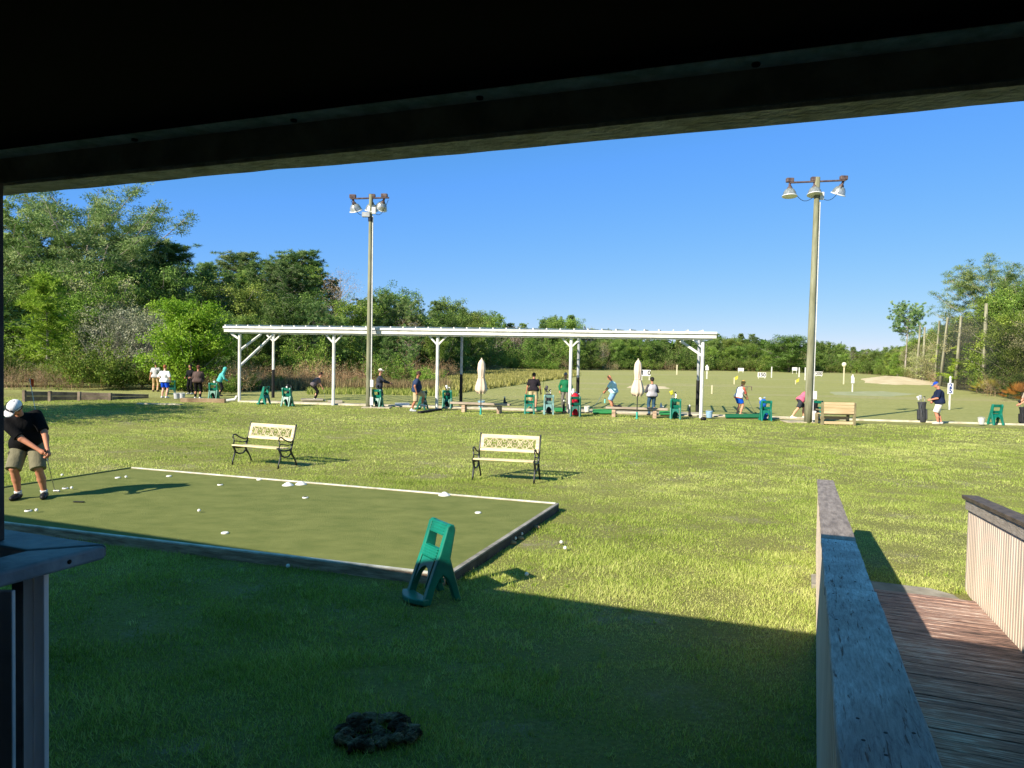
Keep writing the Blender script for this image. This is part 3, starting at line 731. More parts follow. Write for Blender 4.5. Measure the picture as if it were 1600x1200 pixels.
make_tree('lime_tree', 5.2, .02, lambda t: 2.25*(max(0, 1-((t-.36)/.66)**2))**.62+.15, 70, 9, 60, .42, (.13, .085), M_BRIGHT, 23, 'dense', .09, M_GBARK, rise=.8, multi=3)
make_tree('grey_tree', 6.5, .15, lambda t: 2.6*(max(0, 1-((t-.58)/.46)**2))**.5+.3, 44, 7, 26, .55, (.16, .08), M_MOSS, 24, 'broad', .1, M_GBARK, rise=1.0, multi=4)
make_tree('young_pine', 7, .12, lambda t: 1.9*(1-t)**.8+.25, 40, 10, 50, .36, (.2, .04), leaf_material('young_needle', '5e7a1f', '8ba632', 'b5c452', .3), 25, 'pine', .08, M_GBARK, rise=.5, flat=1.0)
make_tree('bare_tree', 11, .25, lambda t: 2.6*(max(0, 1-((t-.62)/.44)**2))**.5+.4, 46, 6, 12, .8, (.22, .03), M_TWIG, 26, 'broad', .16, M_GBARK, rise=.9)
make_scrub('green_shrub', 2.6, 1.5, 22, M_TWIG, 31, 5200, (.13, .08), green=M_LEAF)
make_scrub('leafy_shrub', 3.4, 1.7, 24, M_TWIG, 32, 6500, (.14, .085), green=M_LEAF)
make_scrub('dry_shrub', 2.6, 1.5, 46, M_TWIG, 33, 700, (.10, .05), green=M_MOSS, twig_w=.011)
make_scrub('dry_thicket', 2.2, 1.7, 60, M_TWIG, 34, 300, (.10, .05), green=M_MOSS, twig_w=.010)
# fan leaved palmetto
def make_palm(key, seed):
    rr = random.Random(seed); q = MB(); V = []; F = []; tn = []
    for i in range(26):
        a = rr.uniform(0, 6.28); el_ = rr.uniform(.2, 1.3); d = Vector((math.cos(a)*math.cos(el_), math.sin(a)*math.cos(el_), math.sin(el_))); L = rr.uniform(.5, .95); c = d*L
        sd = d.cross(Vector((0, 0, 1))).normalized(); up = sd.cross(d); tv = rr.random()
        for k in range(13):
            b_ = (k-6)/6*1.35; f_ = d*math.cos(b_)+sd*math.sin(b_)+up*.15; w_ = .022; n = len(V); s_ = f_.cross(up).normalized()*w_
            V += [c, c+f_*.25+s_, c+f_*.52, c+f_*.25-s_]; tn += [tv]*4; F.append((n, n+1, n+2, n+3))
    e = bpy.data.objects.new(key, None); COL.objects.link(e)
    mesh_obj('fronds', V, F, leaf_material('palmetto_leaf', '7d6a2a', 'b79250', 'd9b36a', .25), e, attr=tn)
    PROTO[key] = (e, 1.2, 1.2, True)
make_palm('palmetto', 3)


KINDTXT = {'spreading_pine': 'tall wide pine with open spreading crown', 'pine_tree': 'pointed green pine', 'bushy_pine': 'bushy green pine', 'slender_pine': 'slender green pine', 'tall_pine': 'tall bare trunked pine',
           'broadleaf_tree': 'rounded leafy tree', 'oak_tree': 'dark wide oak-like tree', 'lime_tree': 'bright lime green round leafy tree', 'grey_tree': 'grey green scrubby tree', 'young_pine': 'yellow green young pine',
           'bare_tree': 'half bare pale grey tree', 'green_shrub': 'dense green shrub', 'leafy_shrub': 'tall leafy green shrub', 'dry_shrub': 'dry brown twiggy shrub', 'dry_thicket': 'low dry brown thicket', 'palmetto': 'orange tinged palmetto clump'}
used = set()
def tree(key, px, D, ytop=None, h=None, wide=None, col=(1, 1, 1), label=None, region='', group=None, rot=None, nm=None):
    e, zm, rad_, _ = PROTO[key]; base = ad(px, 600, D); base.z = 0
    if h is None: h = max(.6, EYE + (hz(px)-ytop)/FPX*D)
    s_ = h/zm; sw = s_ if wide is None else (wide/2/rad_)
    if wide is None and key.endswith('pine'): sw = s_*.95
    text = label or (KINDTXT[key]+' '+region).strip()
    cat = 'shrub' if ('shrub' in key or 'thicket' in key) else ('plant' if key == 'palmetto' else 'tree')
    rz = random.uniform(0, 6.28) if rot is None else rot
    if id(e) not in used:
        used.add(id(e)); r_ = e; r_.location = base; r_.rotation_euler = (0, 0, rz); tag(r_, text, cat, group)
        r_.scale = (sw, sw, s_)
    else: r_ = dup(e, base, rz, text, group, (sw, sw, s_)); r_['category'] = cat
    if group: r_['group'] = group
    elif 'group' in r_: del r_['group']
    r_.name = nm or {'slender_pine': 'pine_tree', 'bushy_pine': 'pine_tree', 'tall_pine': 'pine_tree', 'spreading_pine': 'pine_tree', 'lime_tree': 'leafy_tree', 'dry_thicket': 'dry_shrub', 'leafy_shrub': 'green_shrub'}.get(key, key)
    k = random.uniform(.70, 1.22)
    for ch in r_.children:
        if ch.name.split('.')[0] in ('crown', 'foliage', 'stems', 'fronds'): ch.color = (col[0]*k, col[1]*k*.97, col[2]*k, 1)
    return r_

SKY = [(-300, 330), (0, 335), (60, 345), (100, 300), (140, 292), (185, 297), (225, 345), (245, 392), (268, 380), (300, 425), (320, 410), (345, 415), (370, 405), (400, 397), (440, 400), (478, 400), (505, 432), (540, 425), (560, 450), (600, 452), (625, 457), (640, 470),
       (665, 463), (700, 466), (740, 482), (780, 484), (800, 502), (830, 502), (850, 491), (875, 488), (905, 497), (925, 513), (1000, 518), (1100, 523), (1130, 522), (1160, 518), (1190, 523), (1210, 541), (1230, 530), (1262, 536), (1300, 528), (1320, 540),
       (1360, 546), (1395, 542), (1440, 512), (1470, 506), (1500, 500), (1530, 470), (1600, 450), (1700, 440), (1950, 420)]
DEP = [(-300, 44), (350, 46), (400, 54), (640, 58), (700, 92), (760, 155), (900, 178), (1000, 200), (1150, 225), (1340, 225), (1400, 165), (1460, 112), (1500, 88), (1560, 66), (1650, 56), (1950, 52)]
def itp(T_, x): return float(np.interp(x, [a for a, b in T_], [b for a, b in T_]))
REG = lambda x: ('at the far left' if x < 120 else 'behind the left tees' if x < 360 else 'behind the left half of the white shelter' if x < 640 else 'behind the middle of the white shelter' if x < 860
                 else 'behind the right half of the white shelter' if x < 1120 else 'beyond the far end of the range' if x < 1380 else 'behind the net on the right')
def fillrow(x0, x1, step, dd, frac, kinds, jit=.1, grp=None, cols=None, dj=3, ymin=None):
    x = x0
    while x < x1:
        xx = x+random.uniform(-.3, .3)*step(x); D = itp(DEP, xx)+dd(xx)+random.uniform(0, dj); top = itp(SKY, xx); fr = frac*(1+random.uniform(-jit, jit))
        yt = hz(xx)-(hz(xx)-top)*fr
        k = random.choice(kinds); c = random.choice(cols or [(1, 1, 1)])
        near = {(1, 1, 1): ''}.get(c, '')
        tree(k, xx, D, yt, col=c, region=REG(xx), group=(grp or 'trees of the wood')+' '+REG(xx))
        x += step(xx)
GREENS = [(1, 1, 1), (.75, .85, .78), (1.1, 1.12, .8), (.68, .78, .7), (1.15, 1.0, .85), (1.2, 1.25, 1.0)]
# named trees one can point to
tree('spreading_pine', 138, 66, 288, wide=13.6, col=(1, 1, 1), rot=1.2, label='tallest pine at the left with wide open crown and grey branching trunk')
tree('pine_tree', 262, 74, 378, col=(.65, .8, .7), wide=7.5, label='dark pointed pine just right of the tallest pine')
tree('pine_tree', 322, 80, 412, col=(.95, 1.05, 1), wide=4.0, label='small spiky pine between the dark pine and the pine group')
tree('pine_tree', 372, 92, 396, wide=8, label='leftmost bushy pine of the three behind the shelter roof')
tree('slender_pine', 425, 90, 400, wide=8, col=(.9, 1, .9), label='middle bushy pine of the three behind the shelter roof')
tree('pine_tree', 468, 88, 394, wide=8, col=(.85, .95, .9), label='rightmost bushy pine of the three behind the shelter roof')
tree('bare_tree', 530, 84, 424, wide=5.6, col=(.95, .9, .8), label='flat topped brownish tree left of the left light pole')
tree('broadleaf_tree', 615, 96, 450, wide=7.5, col=(.85, 1.0, .8), label='rounded green tree top just right of the left light pole')
tree('lime_tree', 296, 46.5, 470, wide=4.7, label='bright lime green round tree behind the brown jacket golfer')
tree('grey_tree', 172, 50, 478, wide=4.2, label='grey green scrubby tree with forked pale stems, left of the pair')
tree('grey_tree', 222, 50, 482, wide=4.2, label='grey green scrubby tree beside the lime green tree')
tree('broadleaf_tree', 118, 55, 452, wide=4.6, col=(1.3, 1.5, .9), label='fresh green leafy tree below the tallest pine')
tree('young_pine', 72, 50, 430, wide=4, col=(.75, .85, .75), label='young green pine in front of the wood at the left')
tree('slender_pine', 30, 64, 320, wide=8, label='pine at the left edge beside the tallest pine')
tree('spreading_pine', -60, 72, 330, wide=11, col=(.9, 1, .9), label='wide pine outside the left edge of the view')
tree('tall_pine', 1414, 150, 470, wide=7.0, rot=.4, col=(.85, .95, 1), label='small lone pine with thin bare trunk left of the net')
tree('spreading_pine', 1546, 98, 408, wide=11.5, rot=2.4, col=(1.05, 1.0, .9), label='big round crowned pine above the net at the right')
tree('spreading_pine', 1650, 92, 420, wide=10, rot=4, label='second round crowned pine at the right edge')
tree('young_pine', 1530, 82, 520, wide=5.2, label='left yellow green young pine behind the net')
tree('young_pine', 1566, 76, 500, wide=5.4, col=(1.05, 1.05, .9), label='right yellow green young pine behind the net')
tree('grey_tree', 1441, 118, 549, wide=5.6, col=(1.25, 1.3, .8), label='pale yellow green bushy tree by the sand at the net')
tree('oak_tree', 1232, 215, 524, wide=13, col=(.72, .85, .7), label='dark rounded tree just left of the right light pole')
tree('palmetto', 1592, 56, h=1.5, wide=2.6, col=(1.15, .85, .6), label='orange tinged palmetto clump at the right edge of the range')
tree('palmetto', 1545, 69, h=1.5, wide=3.4, col=(.7, 1.0, .6), label='greenish palmetto clump under the net')
tree('leafy_shrub', 585+25, 56.5, 545, wide=3.4, col=(1.15, 1.3, .8), label='bright green shrub between the light pole and the navy shirt golfer')
tree('green_shrub', 657, 57, 572, wide=3.0, col=(1.2, 1.35, .8), label='low fresh green shrub behind the navy shirt golfer')
tree('dry_thicket', 775, 140, 566, wide=4.6, col=(.95, .95, .85), label='pale dry bush behind the left closed umbrella')
tree('leafy_shrub', 849, 150, 558, wide=7, col=(1.1, 1.2, .75), label='yellow green shrub above the black polo golfer')
tree('leafy_shrub', 150, 46, 520, wide=3.6, col=(1.0, .95, .6), label='olive shrub behind the retaining timbers')
tree('leafy_shrub', 480, 60, 520, wide=4, col=(1.1, 1.15, .7), label='tall olive shrub left of the second shelter post')
# the wood behind, from the back row to the front row
pine_k = ['pine_tree', 'slender_pine', 'bushy_pine', 'oak_tree']
fillrow(-280, -20, lambda x: 46, lambda x: 30, .93, pine_k, .06, None, GREENS)
fillrow(0, 240, lambda x: 38, lambda x: 24, .68, pine_k, .10, None, GREENS)
fillrow(240, 700, lambda x: 36, lambda x: 30, .92, ['pine_tree', 'slender_pine', 'bushy_pine', 'tall_pine'], .09, None, GREENS)
fillrow(700, 1130, lambda x: 24, lambda x: 22, .93, pine_k, .08, None, GREENS)
fillrow(70, 240, lambda x: 36, lambda x: 18, .50, ['pine_tree', 'bushy_pine', 'slender_pine'], .12, None, GREENS)
for a_, b_ in ((-270, 50), (250, 690)): fillrow(a_, b_, lambda x: 42, lambda x: 18, .70, ['broadleaf_tree', 'pine_tree', 'bushy_pine', 'bare_tree', 'slender_pine', 'slender_pine'], .18, None, GREENS)
fillrow(700, 1400, lambda x: 24, lambda x: 9, .80, ['broadleaf_tree', 'pine_tree', 'oak_tree', 'bare_tree', 'slender_pine'], .14, None, GREENS)
fillrow(1120, 1400, lambda x: 19, lambda x: 22, .97, ['bare_tree', 'broadleaf_tree', 'pine_tree', 'oak_tree'], .08, None, [(1, 1, 1), (.9, 1, .9), (1.1, 1.05, .9)])
fillrow(-270, 350, lambda x: 44, lambda x: 9, .42, ['broadleaf_tree', 'slender_pine', 'grey_tree', 'bushy_pine', 'bare_tree'], .28, None, GREENS)
fillrow(350, 700, lambda x: 36, lambda x: 8, .48, ['broadleaf_tree', 'oak_tree', 'pine_tree', 'grey_tree', 'slender_pine'], .28, None, GREENS)
fillrow(700, 1400, lambda x: 24, lambda x: 2, .55, ['broadleaf_tree', 'oak_tree', 'broadleaf_tree', 'leafy_shrub', 'bare_tree'], .2, None, [(1.1, 1.15, .9), (.85, .95, .8), (1.2, 1.25, .9), (1, 1, 1)])
fillrow(1400, 1950, lambda x: 26, lambda x: 20, .97, ['oak_tree', 'broadleaf_tree', 'pine_tree'], .08, None, [(1.15, 1.05, .8), (1, .95, .75), (.95, 1, .8)])
fillrow(1340, 1950, lambda x: 26, lambda x: 6, .68, ['oak_tree', 'broadleaf_tree', 'grey_tree'], .2, None, [(1.2, 1.1, .8), (1.1, 1.0, .75)])
# front edge of shrubs
def shrubrow(x0, x1, step, dd, hr, kinds, cols, grp, txt):
    x = x0
    while x < x1:
        xx = x+random.uniform(-.3, .3)*step; k = random.choice(kinds); h = random.uniform(*hr)*(itp(DEP, xx)/50)**.3
        tree(k, xx, itp(DEP, xx)+dd+random.uniform(-1, 1.5), h=h, wide=h*random.uniform(1.2, 1.6), col=random.choice(cols), label=(KINDTXT[k]+' '+txt), group=grp)
        x += step
shrubrow(-250, 360, 33, 2.5, (1.8, 3.0), ['leafy_shrub', 'green_shrub', 'leafy_shrub', 'dry_shrub'], [(1, .95, .65), (.8, .85, .6), (.9, .9, .7)], 'shrubs behind the retaining timbers', 'at the wood edge behind the left tees')
shrubrow(-250, 120, 36, 0, (1.3, 2.2), ['dry_shrub', 'dry_thicket'], [(.75, .68, .62), (.9, .8, .7)], 'dry shrubs at the left', 'low in front of the wood at the left')
shrubrow(338, 700, 22, -1.0, (1.9, 2.7), ['dry_shrub', 'dry_thicket', 'dry_shrub'], [(1.15, 1, .8), (1, .85, .7), (1.1, .95, .75)], 'dry shrubs behind the shelter', 'along the wood behind the shelter')
shrubrow(350, 690, 40, -2.6, (.6, 1.5), ['green_shrub', 'dry_thicket'], [(1.0, 1.1, .7), (.9, 1, .7)], 'low shrubs behind the shelter', 'low at the wood edge behind the shelter')
shrubrow(700, 1400, 25, -2, (1.7, 2.8), ['dry_shrub', 'green_shrub', 'leafy_shrub'], [(1, .95, .8), (.8, .85, .7), (.95, .9, .8)], 'shrubs along the far wood', 'at the foot of the far wood')
shrubrow(1390, 1950, 26, -1, (1.3, 2.6), ['dry_shrub', 'green_shrub', 'green_shrub'], [(1, .95, .8), (.8, .8, .6)], 'shrubs behind the net', 'under the trees behind the net')
for e, *_ in PROTO.values():
    if id(e) not in used:
        for ch in list(e.children): bpy.data.objects.remove(ch)
        bpy.data.objects.remove(e); used.add(id(e))
# far-off wood mass that closes the gaps between the trees
def woodmass():
    P = []; T = []
    r = np.random.default_rng(77)
    xs = r.uniform(-420, 2100, 26000); 
    D = np.interp(xs, [a for a, b in DEP], [b for a, b in DEP]) + r.uniform(24, 40, len(xs)); top = np.interp(xs, [a for a, b in SKY], [b for a, b in SKY])
    hzv = 560+.02*(xs-800); zt = EYE+(hzv-top)/FPX*D
    z = r.uniform(0, 1, len(xs))**1.0*zt*np.where(xs < 700, .60, .74)*(.85+.15*np.sin(xs*.21)*np.sin(xs*.057))
    C = np.array([tuple(ad(x, 600, d)) for x, d in zip(xs, D)]); C[:, 2] = z
    idx = np.repeat(np.arange(len(C)), 6); sc = (D/70)[idx]
    Q = C[idx] + rand_dirs(len(idx), r)*(r.uniform(.2, .8, len(idx))*sc)[:, None]; Q[:, 2] = np.maximum(Q[:, 2], .05)
    V, F = cards(Q, .55*sc, .4*sc, r)
    t_ = np.repeat(np.clip(.3*np.sin(C[:, 0]*.5+C[:, 2]*.8)[idx]*.5+.25+.4*r.random(len(idx)), 0, 1), 4)
    o = mesh_obj('far_woodland', V, F, M_LEAF, None, attr=t_); o.color = (.6, .66, .55, 1)
    tag(o, 'dark mass of foliage deep in the wood behind the range', 'woodland', kind='stuff')
woodmass()
# tall pale grass of the marshy patch
def tuftfield(name, poly, n, hh, ww, material, label, kind='stuff', seed=1, zf=None):
    r = np.random.default_rng(seed); P = np.array([tuple(p)[:2] for p in poly]); lo, hi = P.min(0), P.max(0); out = []
    while len(out) < n:
        q = r.uniform(lo, hi, (n, 2)); inside = np.zeros(n, bool); j = len(P)-1
        for i in range(len(P)):
            c = ((P[i, 1] > q[:, 1]) != (P[j, 1] > q[:, 1])) & (q[:, 0] < (P[j, 0]-P[i, 0])*(q[:, 1]-P[i, 1])/(P[j, 1]-P[i, 1]+1e-9)+P[i, 0]); inside ^= c; j = i
        dn = .5+.5*np.sin(q[:, 0]*.9+1.3*np.sin(q[:, 1]*.31))*np.sin(q[:, 1]*.5+q[:, 0]*.2)
        out += [tuple(v) for v, d_ in zip(q[inside], dn[inside]) if r.random() < .35+.65*d_]
    q = np.array(out[:n]); C = np.zeros((n, 3)); C[:, :2] = q
    d = np.stack([r.normal(0, .3, n), r.normal(0, .3, n), np.ones(n)], 1); d /= np.linalg.norm(d, axis=1)[:, None]
    e = rand_dirs(n, r); e[:, 2] = 0; e /= np.linalg.norm(e, axis=1)[:, None]
    L = r.uniform(.5, 1.2, (n, 1))*hh; V = np.stack([C-e*ww/2, C+e*ww/2, C+d*L], 1).reshape(-1, 3)
    o = mesh_obj(name, V, np.arange(3*n).reshape(-1, 3), material, None, attr=np.repeat(r.random(n), 3)); tag(o, label, 'grass', kind=kind); return o
M_MG = leaf_material('marsh_grass', '6f7038', '999850', 'c0b878', .3)
tuftfield('marsh_grass', [at(655, 612), at(690, 598), at(735, 582), at(800, 580), at(905, 582), at(905, 588), at(820, 600), at(735, 612), at(690, 618)], 42000, .55, .14, M_MG, 'pale dry marsh grass between the shelter and the far wood', seed=5)
tuftfield('reed_grass', [at(350, 612), at(450, 610), at(600, 612), at(700, 613), at(700, 606), at(600, 603), at(450, 602), at(350, 604)], 20000, .85, .05, leaf_material('reed', '5f5238', '8d7a58', 'a79a6c', .2), 'fringe of dry reeds and weeds along the wood behind the shelter', seed=6)
tuftfield('weed_grass', [at(480, 616.5), at(600, 617), at(715, 620), at(715, 612), at(600, 610), at(480, 611)], 5000, .35, .06, leaf_material('weed', '63752e', '8d9a48', 'b3b468', .3), 'green weeds along the edge of the tees behind the left light pole', seed=8)
struct(mound('marsh_soil', [at(655, 612), at(690, 598), at(735, 582), at(800, 579.5), at(905, 581), at(905, 588), at(820, 600), at(735, 612), at(690, 618)], .02, M_MARSH))
o = tree('oak_tree', -1500, 14, h=6.3, wide=9, label='leafy tree standing left of the putting green outside the view'); o.location = (-23.0, 24.5, 0)

# ---------------------------------------------------------------- lawn blades
def lawn():
    r = np.random.default_rng(3); parts = []
    gp = np.array([tuple(p)[:2] for p in green_poly])
    for (d0, d1, dens, L, W) in ((2.6, 6.0, 6500, .050, .0062), (6.0, 9.5, 4200, .046, .0075), (9.5, 15, 2700, .038, .0085), (15, 24, 1000, .042, .014), (24, 37, 300, .046, .024)):
        A = (d1**2-d0**2)*.5*2*math.tan(R(43)); n = int(A*dens); dd = np.sqrt(r.uniform(d0**2, d1**2, n)); an = np.tan(R(43))*r.uniform(-1, 1, n)
        x = dd*an; y = dd
        k = np.ones(n, bool); j = len(gp)-1; ins = np.zeros(n, bool)
        for i in range(len(gp)):
            c = ((gp[i, 1] > y) != (gp[j, 1] > y)) & (x < (gp[j, 0]-gp[i, 0])*(y-gp[i, 1])/(gp[j, 1]-gp[i, 1]+1e-9)+gp[i, 0]); ins ^= c; j = i
        k &= ~ins
        l = x*math.cos(THR)-y*math.sin(THR); f = x*math.sin(THR)+y*math.cos(THR)
        k &= ~((l > .09) & (l < RR+.02) & (f < 9.2)); k &= f > 2.3; k &= (y + x*.206) < 34.2
        pn = np.sin(x*1.9+np.sin(y*1.1)*2)*np.sin(y*2.3+np.sin(x*.8)*1.7)   # bare and thick places
        bare = np.clip((pn+.35*np.sin(x*7.3+np.sin(y*6.1)*2)*np.sin(y*8.7+x)-.42)*2.4, 0, .55); worn = np.clip((7.4-f)/3, 0, 1)*.30; k &= r.random(n) > np.clip(bare+worn*(.6+.4*np.sin(x*4.1+y*2.3)), 0, .8)
        parts.append((x[k], y[k], np.full(k.sum(), L), np.full(k.sum(), W)))
    x = np.concatenate([p[0] for p in parts]); y = np.concatenate([p[1] for p in parts]); L = np.concatenate([p[2] for p in parts]); W = np.concatenate([p[3] for p in parts]); n = len(x)
    hn = .75+.45*np.sin(x*3.1+np.sin(y*2.7)*1.3)*np.sin(y*3.7+x*.6)+.25*np.sin(x*.9)*np.sin(y*.7+1)
    L = L*np.clip(hn, .35, 1.7)*r.uniform(.5, 1.4, n)*np.where(r.random(n) < .06, 1.6, 1.0); W = W*r.uniform(.7, 1.3, n)
    C = np.stack([x, y, np.zeros(n)-.003], 1)
    th = r.uniform(0, 6.283, n); tl_ = r.uniform(.15, 1.35, n); d = np.stack([np.cos(th)*tl_, np.sin(th)*tl_, np.ones(n)], 1); d /= np.linalg.norm(d, axis=1)[:, None]
    ph = r.uniform(0, 6.283, n); e = np.stack([np.cos(ph), np.sin(ph), np.zeros(n)], 1)
    V = np.stack([C-e*W[:, None]/2, C+e*W[:, None]/2, C+d*L[:, None]], 1).reshape(-1, 3).astype(np.float32)
    patch = .5+.2*np.sin(x*.55+np.sin(y*.4)*2)+.2*np.sin(y*.9+np.sin(x*.7)*1.5)+.25*np.sin(x*2.7+np.sin(y*3.1)*1.7)*np.sin(y*3.3+np.sin(x*2.1)*2)
    t_ = np.clip(.50*patch+.6*r.random(n)**1.2+.04, 0, 1)
    # coarse weedy tufts standing out of the mown grass
    m_ = 1900; dd = np.sqrt(r.uniform(2.7**2, 9**2, m_)); an = math.tan(R(42))*r.uniform(-1, 1, m_); tx, ty = dd*an, dd
    keep = np.ones(m_, bool); j = len(gp)-1; ins = np.zeros(m_, bool)
    for i in range(len(gp)):
        c = ((gp[i, 1] > ty) != (gp[j, 1] > ty)) & (tx < (gp[j, 0]-gp[i, 0])*(ty-gp[i, 1])/(gp[j, 1]-gp[i, 1]+1e-9)+gp[i, 0]); ins ^= c; j = i
    l = tx*math.cos(THR)-ty*math.sin(THR); f = tx*math.sin(THR)+ty*math.cos(THR)
    keep &= ~ins & ~((l > .05) & (l < RR+.05) & (f < 9.2)) & (f > 2.3); dens_ = .5+.5*np.sin(tx*1.3+np.sin(ty)*2)*np.sin(ty*1.7+1); keep &= r.random(m_) < .06+.94*dens_**3
    tx, ty = tx[keep], ty[keep]; k_ = 14; ix = np.repeat(np.arange(len(tx)), k_); n2 = len(ix)
    C2 = np.stack([tx[ix]+r.normal(0, .022, n2), ty[ix]+r.normal(0, .022, n2), np.zeros(n2)], 1); th = r.uniform(0, 6.283, n2); tl2 = r.uniform(.2, 1.5, n2)
    d2 = np.stack([np.cos(th)*tl2, np.sin(th)*tl2, np.ones(n2)], 1); d2 /= np.linalg.norm(d2, axis=1)[:, None]; e2 = np.stack([-np.sin(th), np.cos(th), np.zeros(n2)], 1)
    L2 = r.uniform(.035, .085, n2)[:, None]; W2 = (r.uniform(.006, .011, n2)*np.clip(ty[ix]/7, .8, 2))[:, None]
    V2 = np.stack([C2-e2*W2/2, C2+e2*W2/2, C2+d2*L2], 1).reshape(-1, 3).astype(np.float32)
    V = np.vstack([V, V2]); t_ = np.concatenate([t_, np.clip(r.uniform(.2, .9, len(tx))[ix]+r.normal(0, .1, n2), 0, 1)]); n += n2
    o = mesh_obj('lawn_grass', V, np.arange(3*n, dtype=np.int32).reshape(-1, 3), leaf_material('lawn_blade', '526c18', 'a6bb50', 'dadc8c', .35), None, attr=np.repeat(t_, 3))
    tag(o, 'short green lawn grass round the putting green', 'grass', kind='stuff')
lawn()

# ================================================================ OBJECTS
M_WHITE = mat('white_metal_paint', 'e9e9e4', 'c4c3b8', rough=.5, scale=2.5, detail=8)
M_BLACKP = mat('black_pipe', '1b1b1d', '101012', rough=.6)
M_GREYP = mat('grey_metal_shaded_post', 'a9adb0', '8b8f92', rough=.5, scale=3)  # grey of metal parts, also the shade tone of the right rear posts
# ---- white shelter over the tees
def lineat(px, P, n_):
    d = ray(px, 600); t_ = (P.x*n_.x + P.y*n_.y)/(d.x*n_.x + d.y*n_.y); return Vector((d.x*t_, d.y*t_, 0))
SA, SB = at(372, 628), at(1095, 653.5); sd = (SB-SA).normalized(); sn = Vector((-sd.y, sd.x, 0)); SL = (SB-SA).length
SZ = math.atan2(sd.y, sd.x)
sh = empty('tee_shelter', 'long white open sided shelter roof on slim posts over the driving range tees', 'shelter', tuple(SA), SZ)
def sl_(p): q = p-SA; return (q.dot(sd), q.dot(sn))
RA, RB = at(431, 621), at(1089, 643)
FZ0, FZ1 = 3.42, 3.76
fx = [sl_(lineat(px, SA, sn))[0] for px in (374, 521, 683, 891)] + [SL]
for i, x in enumerate(fx):
    q = MB(); q.tube([(x, 0, 0), (x, 0, FZ0-.02)], .075, 12); o = q.build('post', M_WHITE, sh, smooth=False)
    if i in (1, 2, 3):
        q = MB(); q.bar((x, 0, FZ0-.42), (x-.42, 0, FZ0-.01), .07, .07); q.build('brace', M_WHITE, sh)
        q = MB(); q.bar((x, 0, FZ0-.42), (x+.42, 0, FZ0-.01), .07, .07); q.build('brace', M_WHITE, sh)
RD = sl_(RA)[1]
rxs = [sl_(RA)[0]] + [sl_(lineat(px, RA, sn))[0] for px in (723, 904)] + [sl_(RB)[0]]
for x in rxs:
    MB().tube([(x, RD-.3, 1.55), (x, RD-.3, FZ0+.1)], .07, 12).build('post', M_WHITE if x < 8 else M_GREYP, sh)  # right rear posts are white too; their shade is painted as grey
    MB().tube([(x, RD-.3, 0), (x, RD-.3, 1.56)], .085, 12).build('post_sleeve', M_BLACKP, sh)
for k in (-1, 1):
    q = MB(); q.bar((rxs[0], RD-.3, FZ0-.3), (rxs[0]+k*.4, RD-.3, FZ0+.05), .07, .07); q.build('brace', M_WHITE, sh)
# end braces
for z0, y1 in ((2.55, 1.2), (1.75, 1.9)): MB().bar((.0, .05, z0), (y1*.25, y1*1.3, FZ0+.02), .09, .09).build('brace', M_WHITE, sh)
MB().bar((SL, 0, 2.72), (SL-.95, .4, FZ0-.05), .09, .09).build('brace', M_WHITE, sh)
MB().bar((SL, .0, FZ0-.35), (SL-.4, .3, FZ0), .06, .06).build('brace', M_WHITE, sh)
MB().bar((0, -.02, FZ0-.25), (-.35, -.1, FZ0), .09, .09).build('brace', M_WHITE, sh)
MB().tube([(-.02, -.05, .3), (-.1, -.12, .12), (-.55, -.4, .05)], [.07, .075, .075], 10).build('downpipe', M_WHITE, sh)
x0, x1 = -.62, SL+.55
q = MB(); q.box(((x0+x1)/2, -.28, (FZ0+.06+FZ1)/2), (x1-x0, .05, FZ1-FZ0-.06)); q.box(((x0+x1)/2, -.33, FZ1-.05), (x1-x0+.04, .10, .10)); q.build('fascia', M_WHITE, sh, bevel=.01)
MB().box(((x0+x1)/2, .0, FZ0+.045), (x1-x0-.3, .09, .09)).build('front_beam', M_WHITE, sh)
MB().box(((x0+x1)/2, RD-.3, FZ0+.16), (x1-x0-.3, .09, .09)).build('rear_beam', M_WHITE, sh)
M_ROOF = mat('white_rafter', 'e6e6e2', 'cfcfca', rough=.5, scale=1.2)
D2 = RD+.1; x = x0+.1
while x < x1: MB().bar((x, -.36, FZ1+.035), (x, D2, FZ1+.20), .05, .09).build('rafter', M_ROOF, sh); x += .62
for y in (RD*.25, RD*.5, RD*.75): MB().box(((x0+x1)/2, y, FZ1-.06+.17*y/D2), (x1-x0-.1, .04, .05)).build('purlin', M_GREYP, sh)
MB().box((sl_(lineat(588, SA, sn))[0], -.31, FZ1-.16), (.22, .02, .16)).build('grey_patch', M_GREYP, sh)

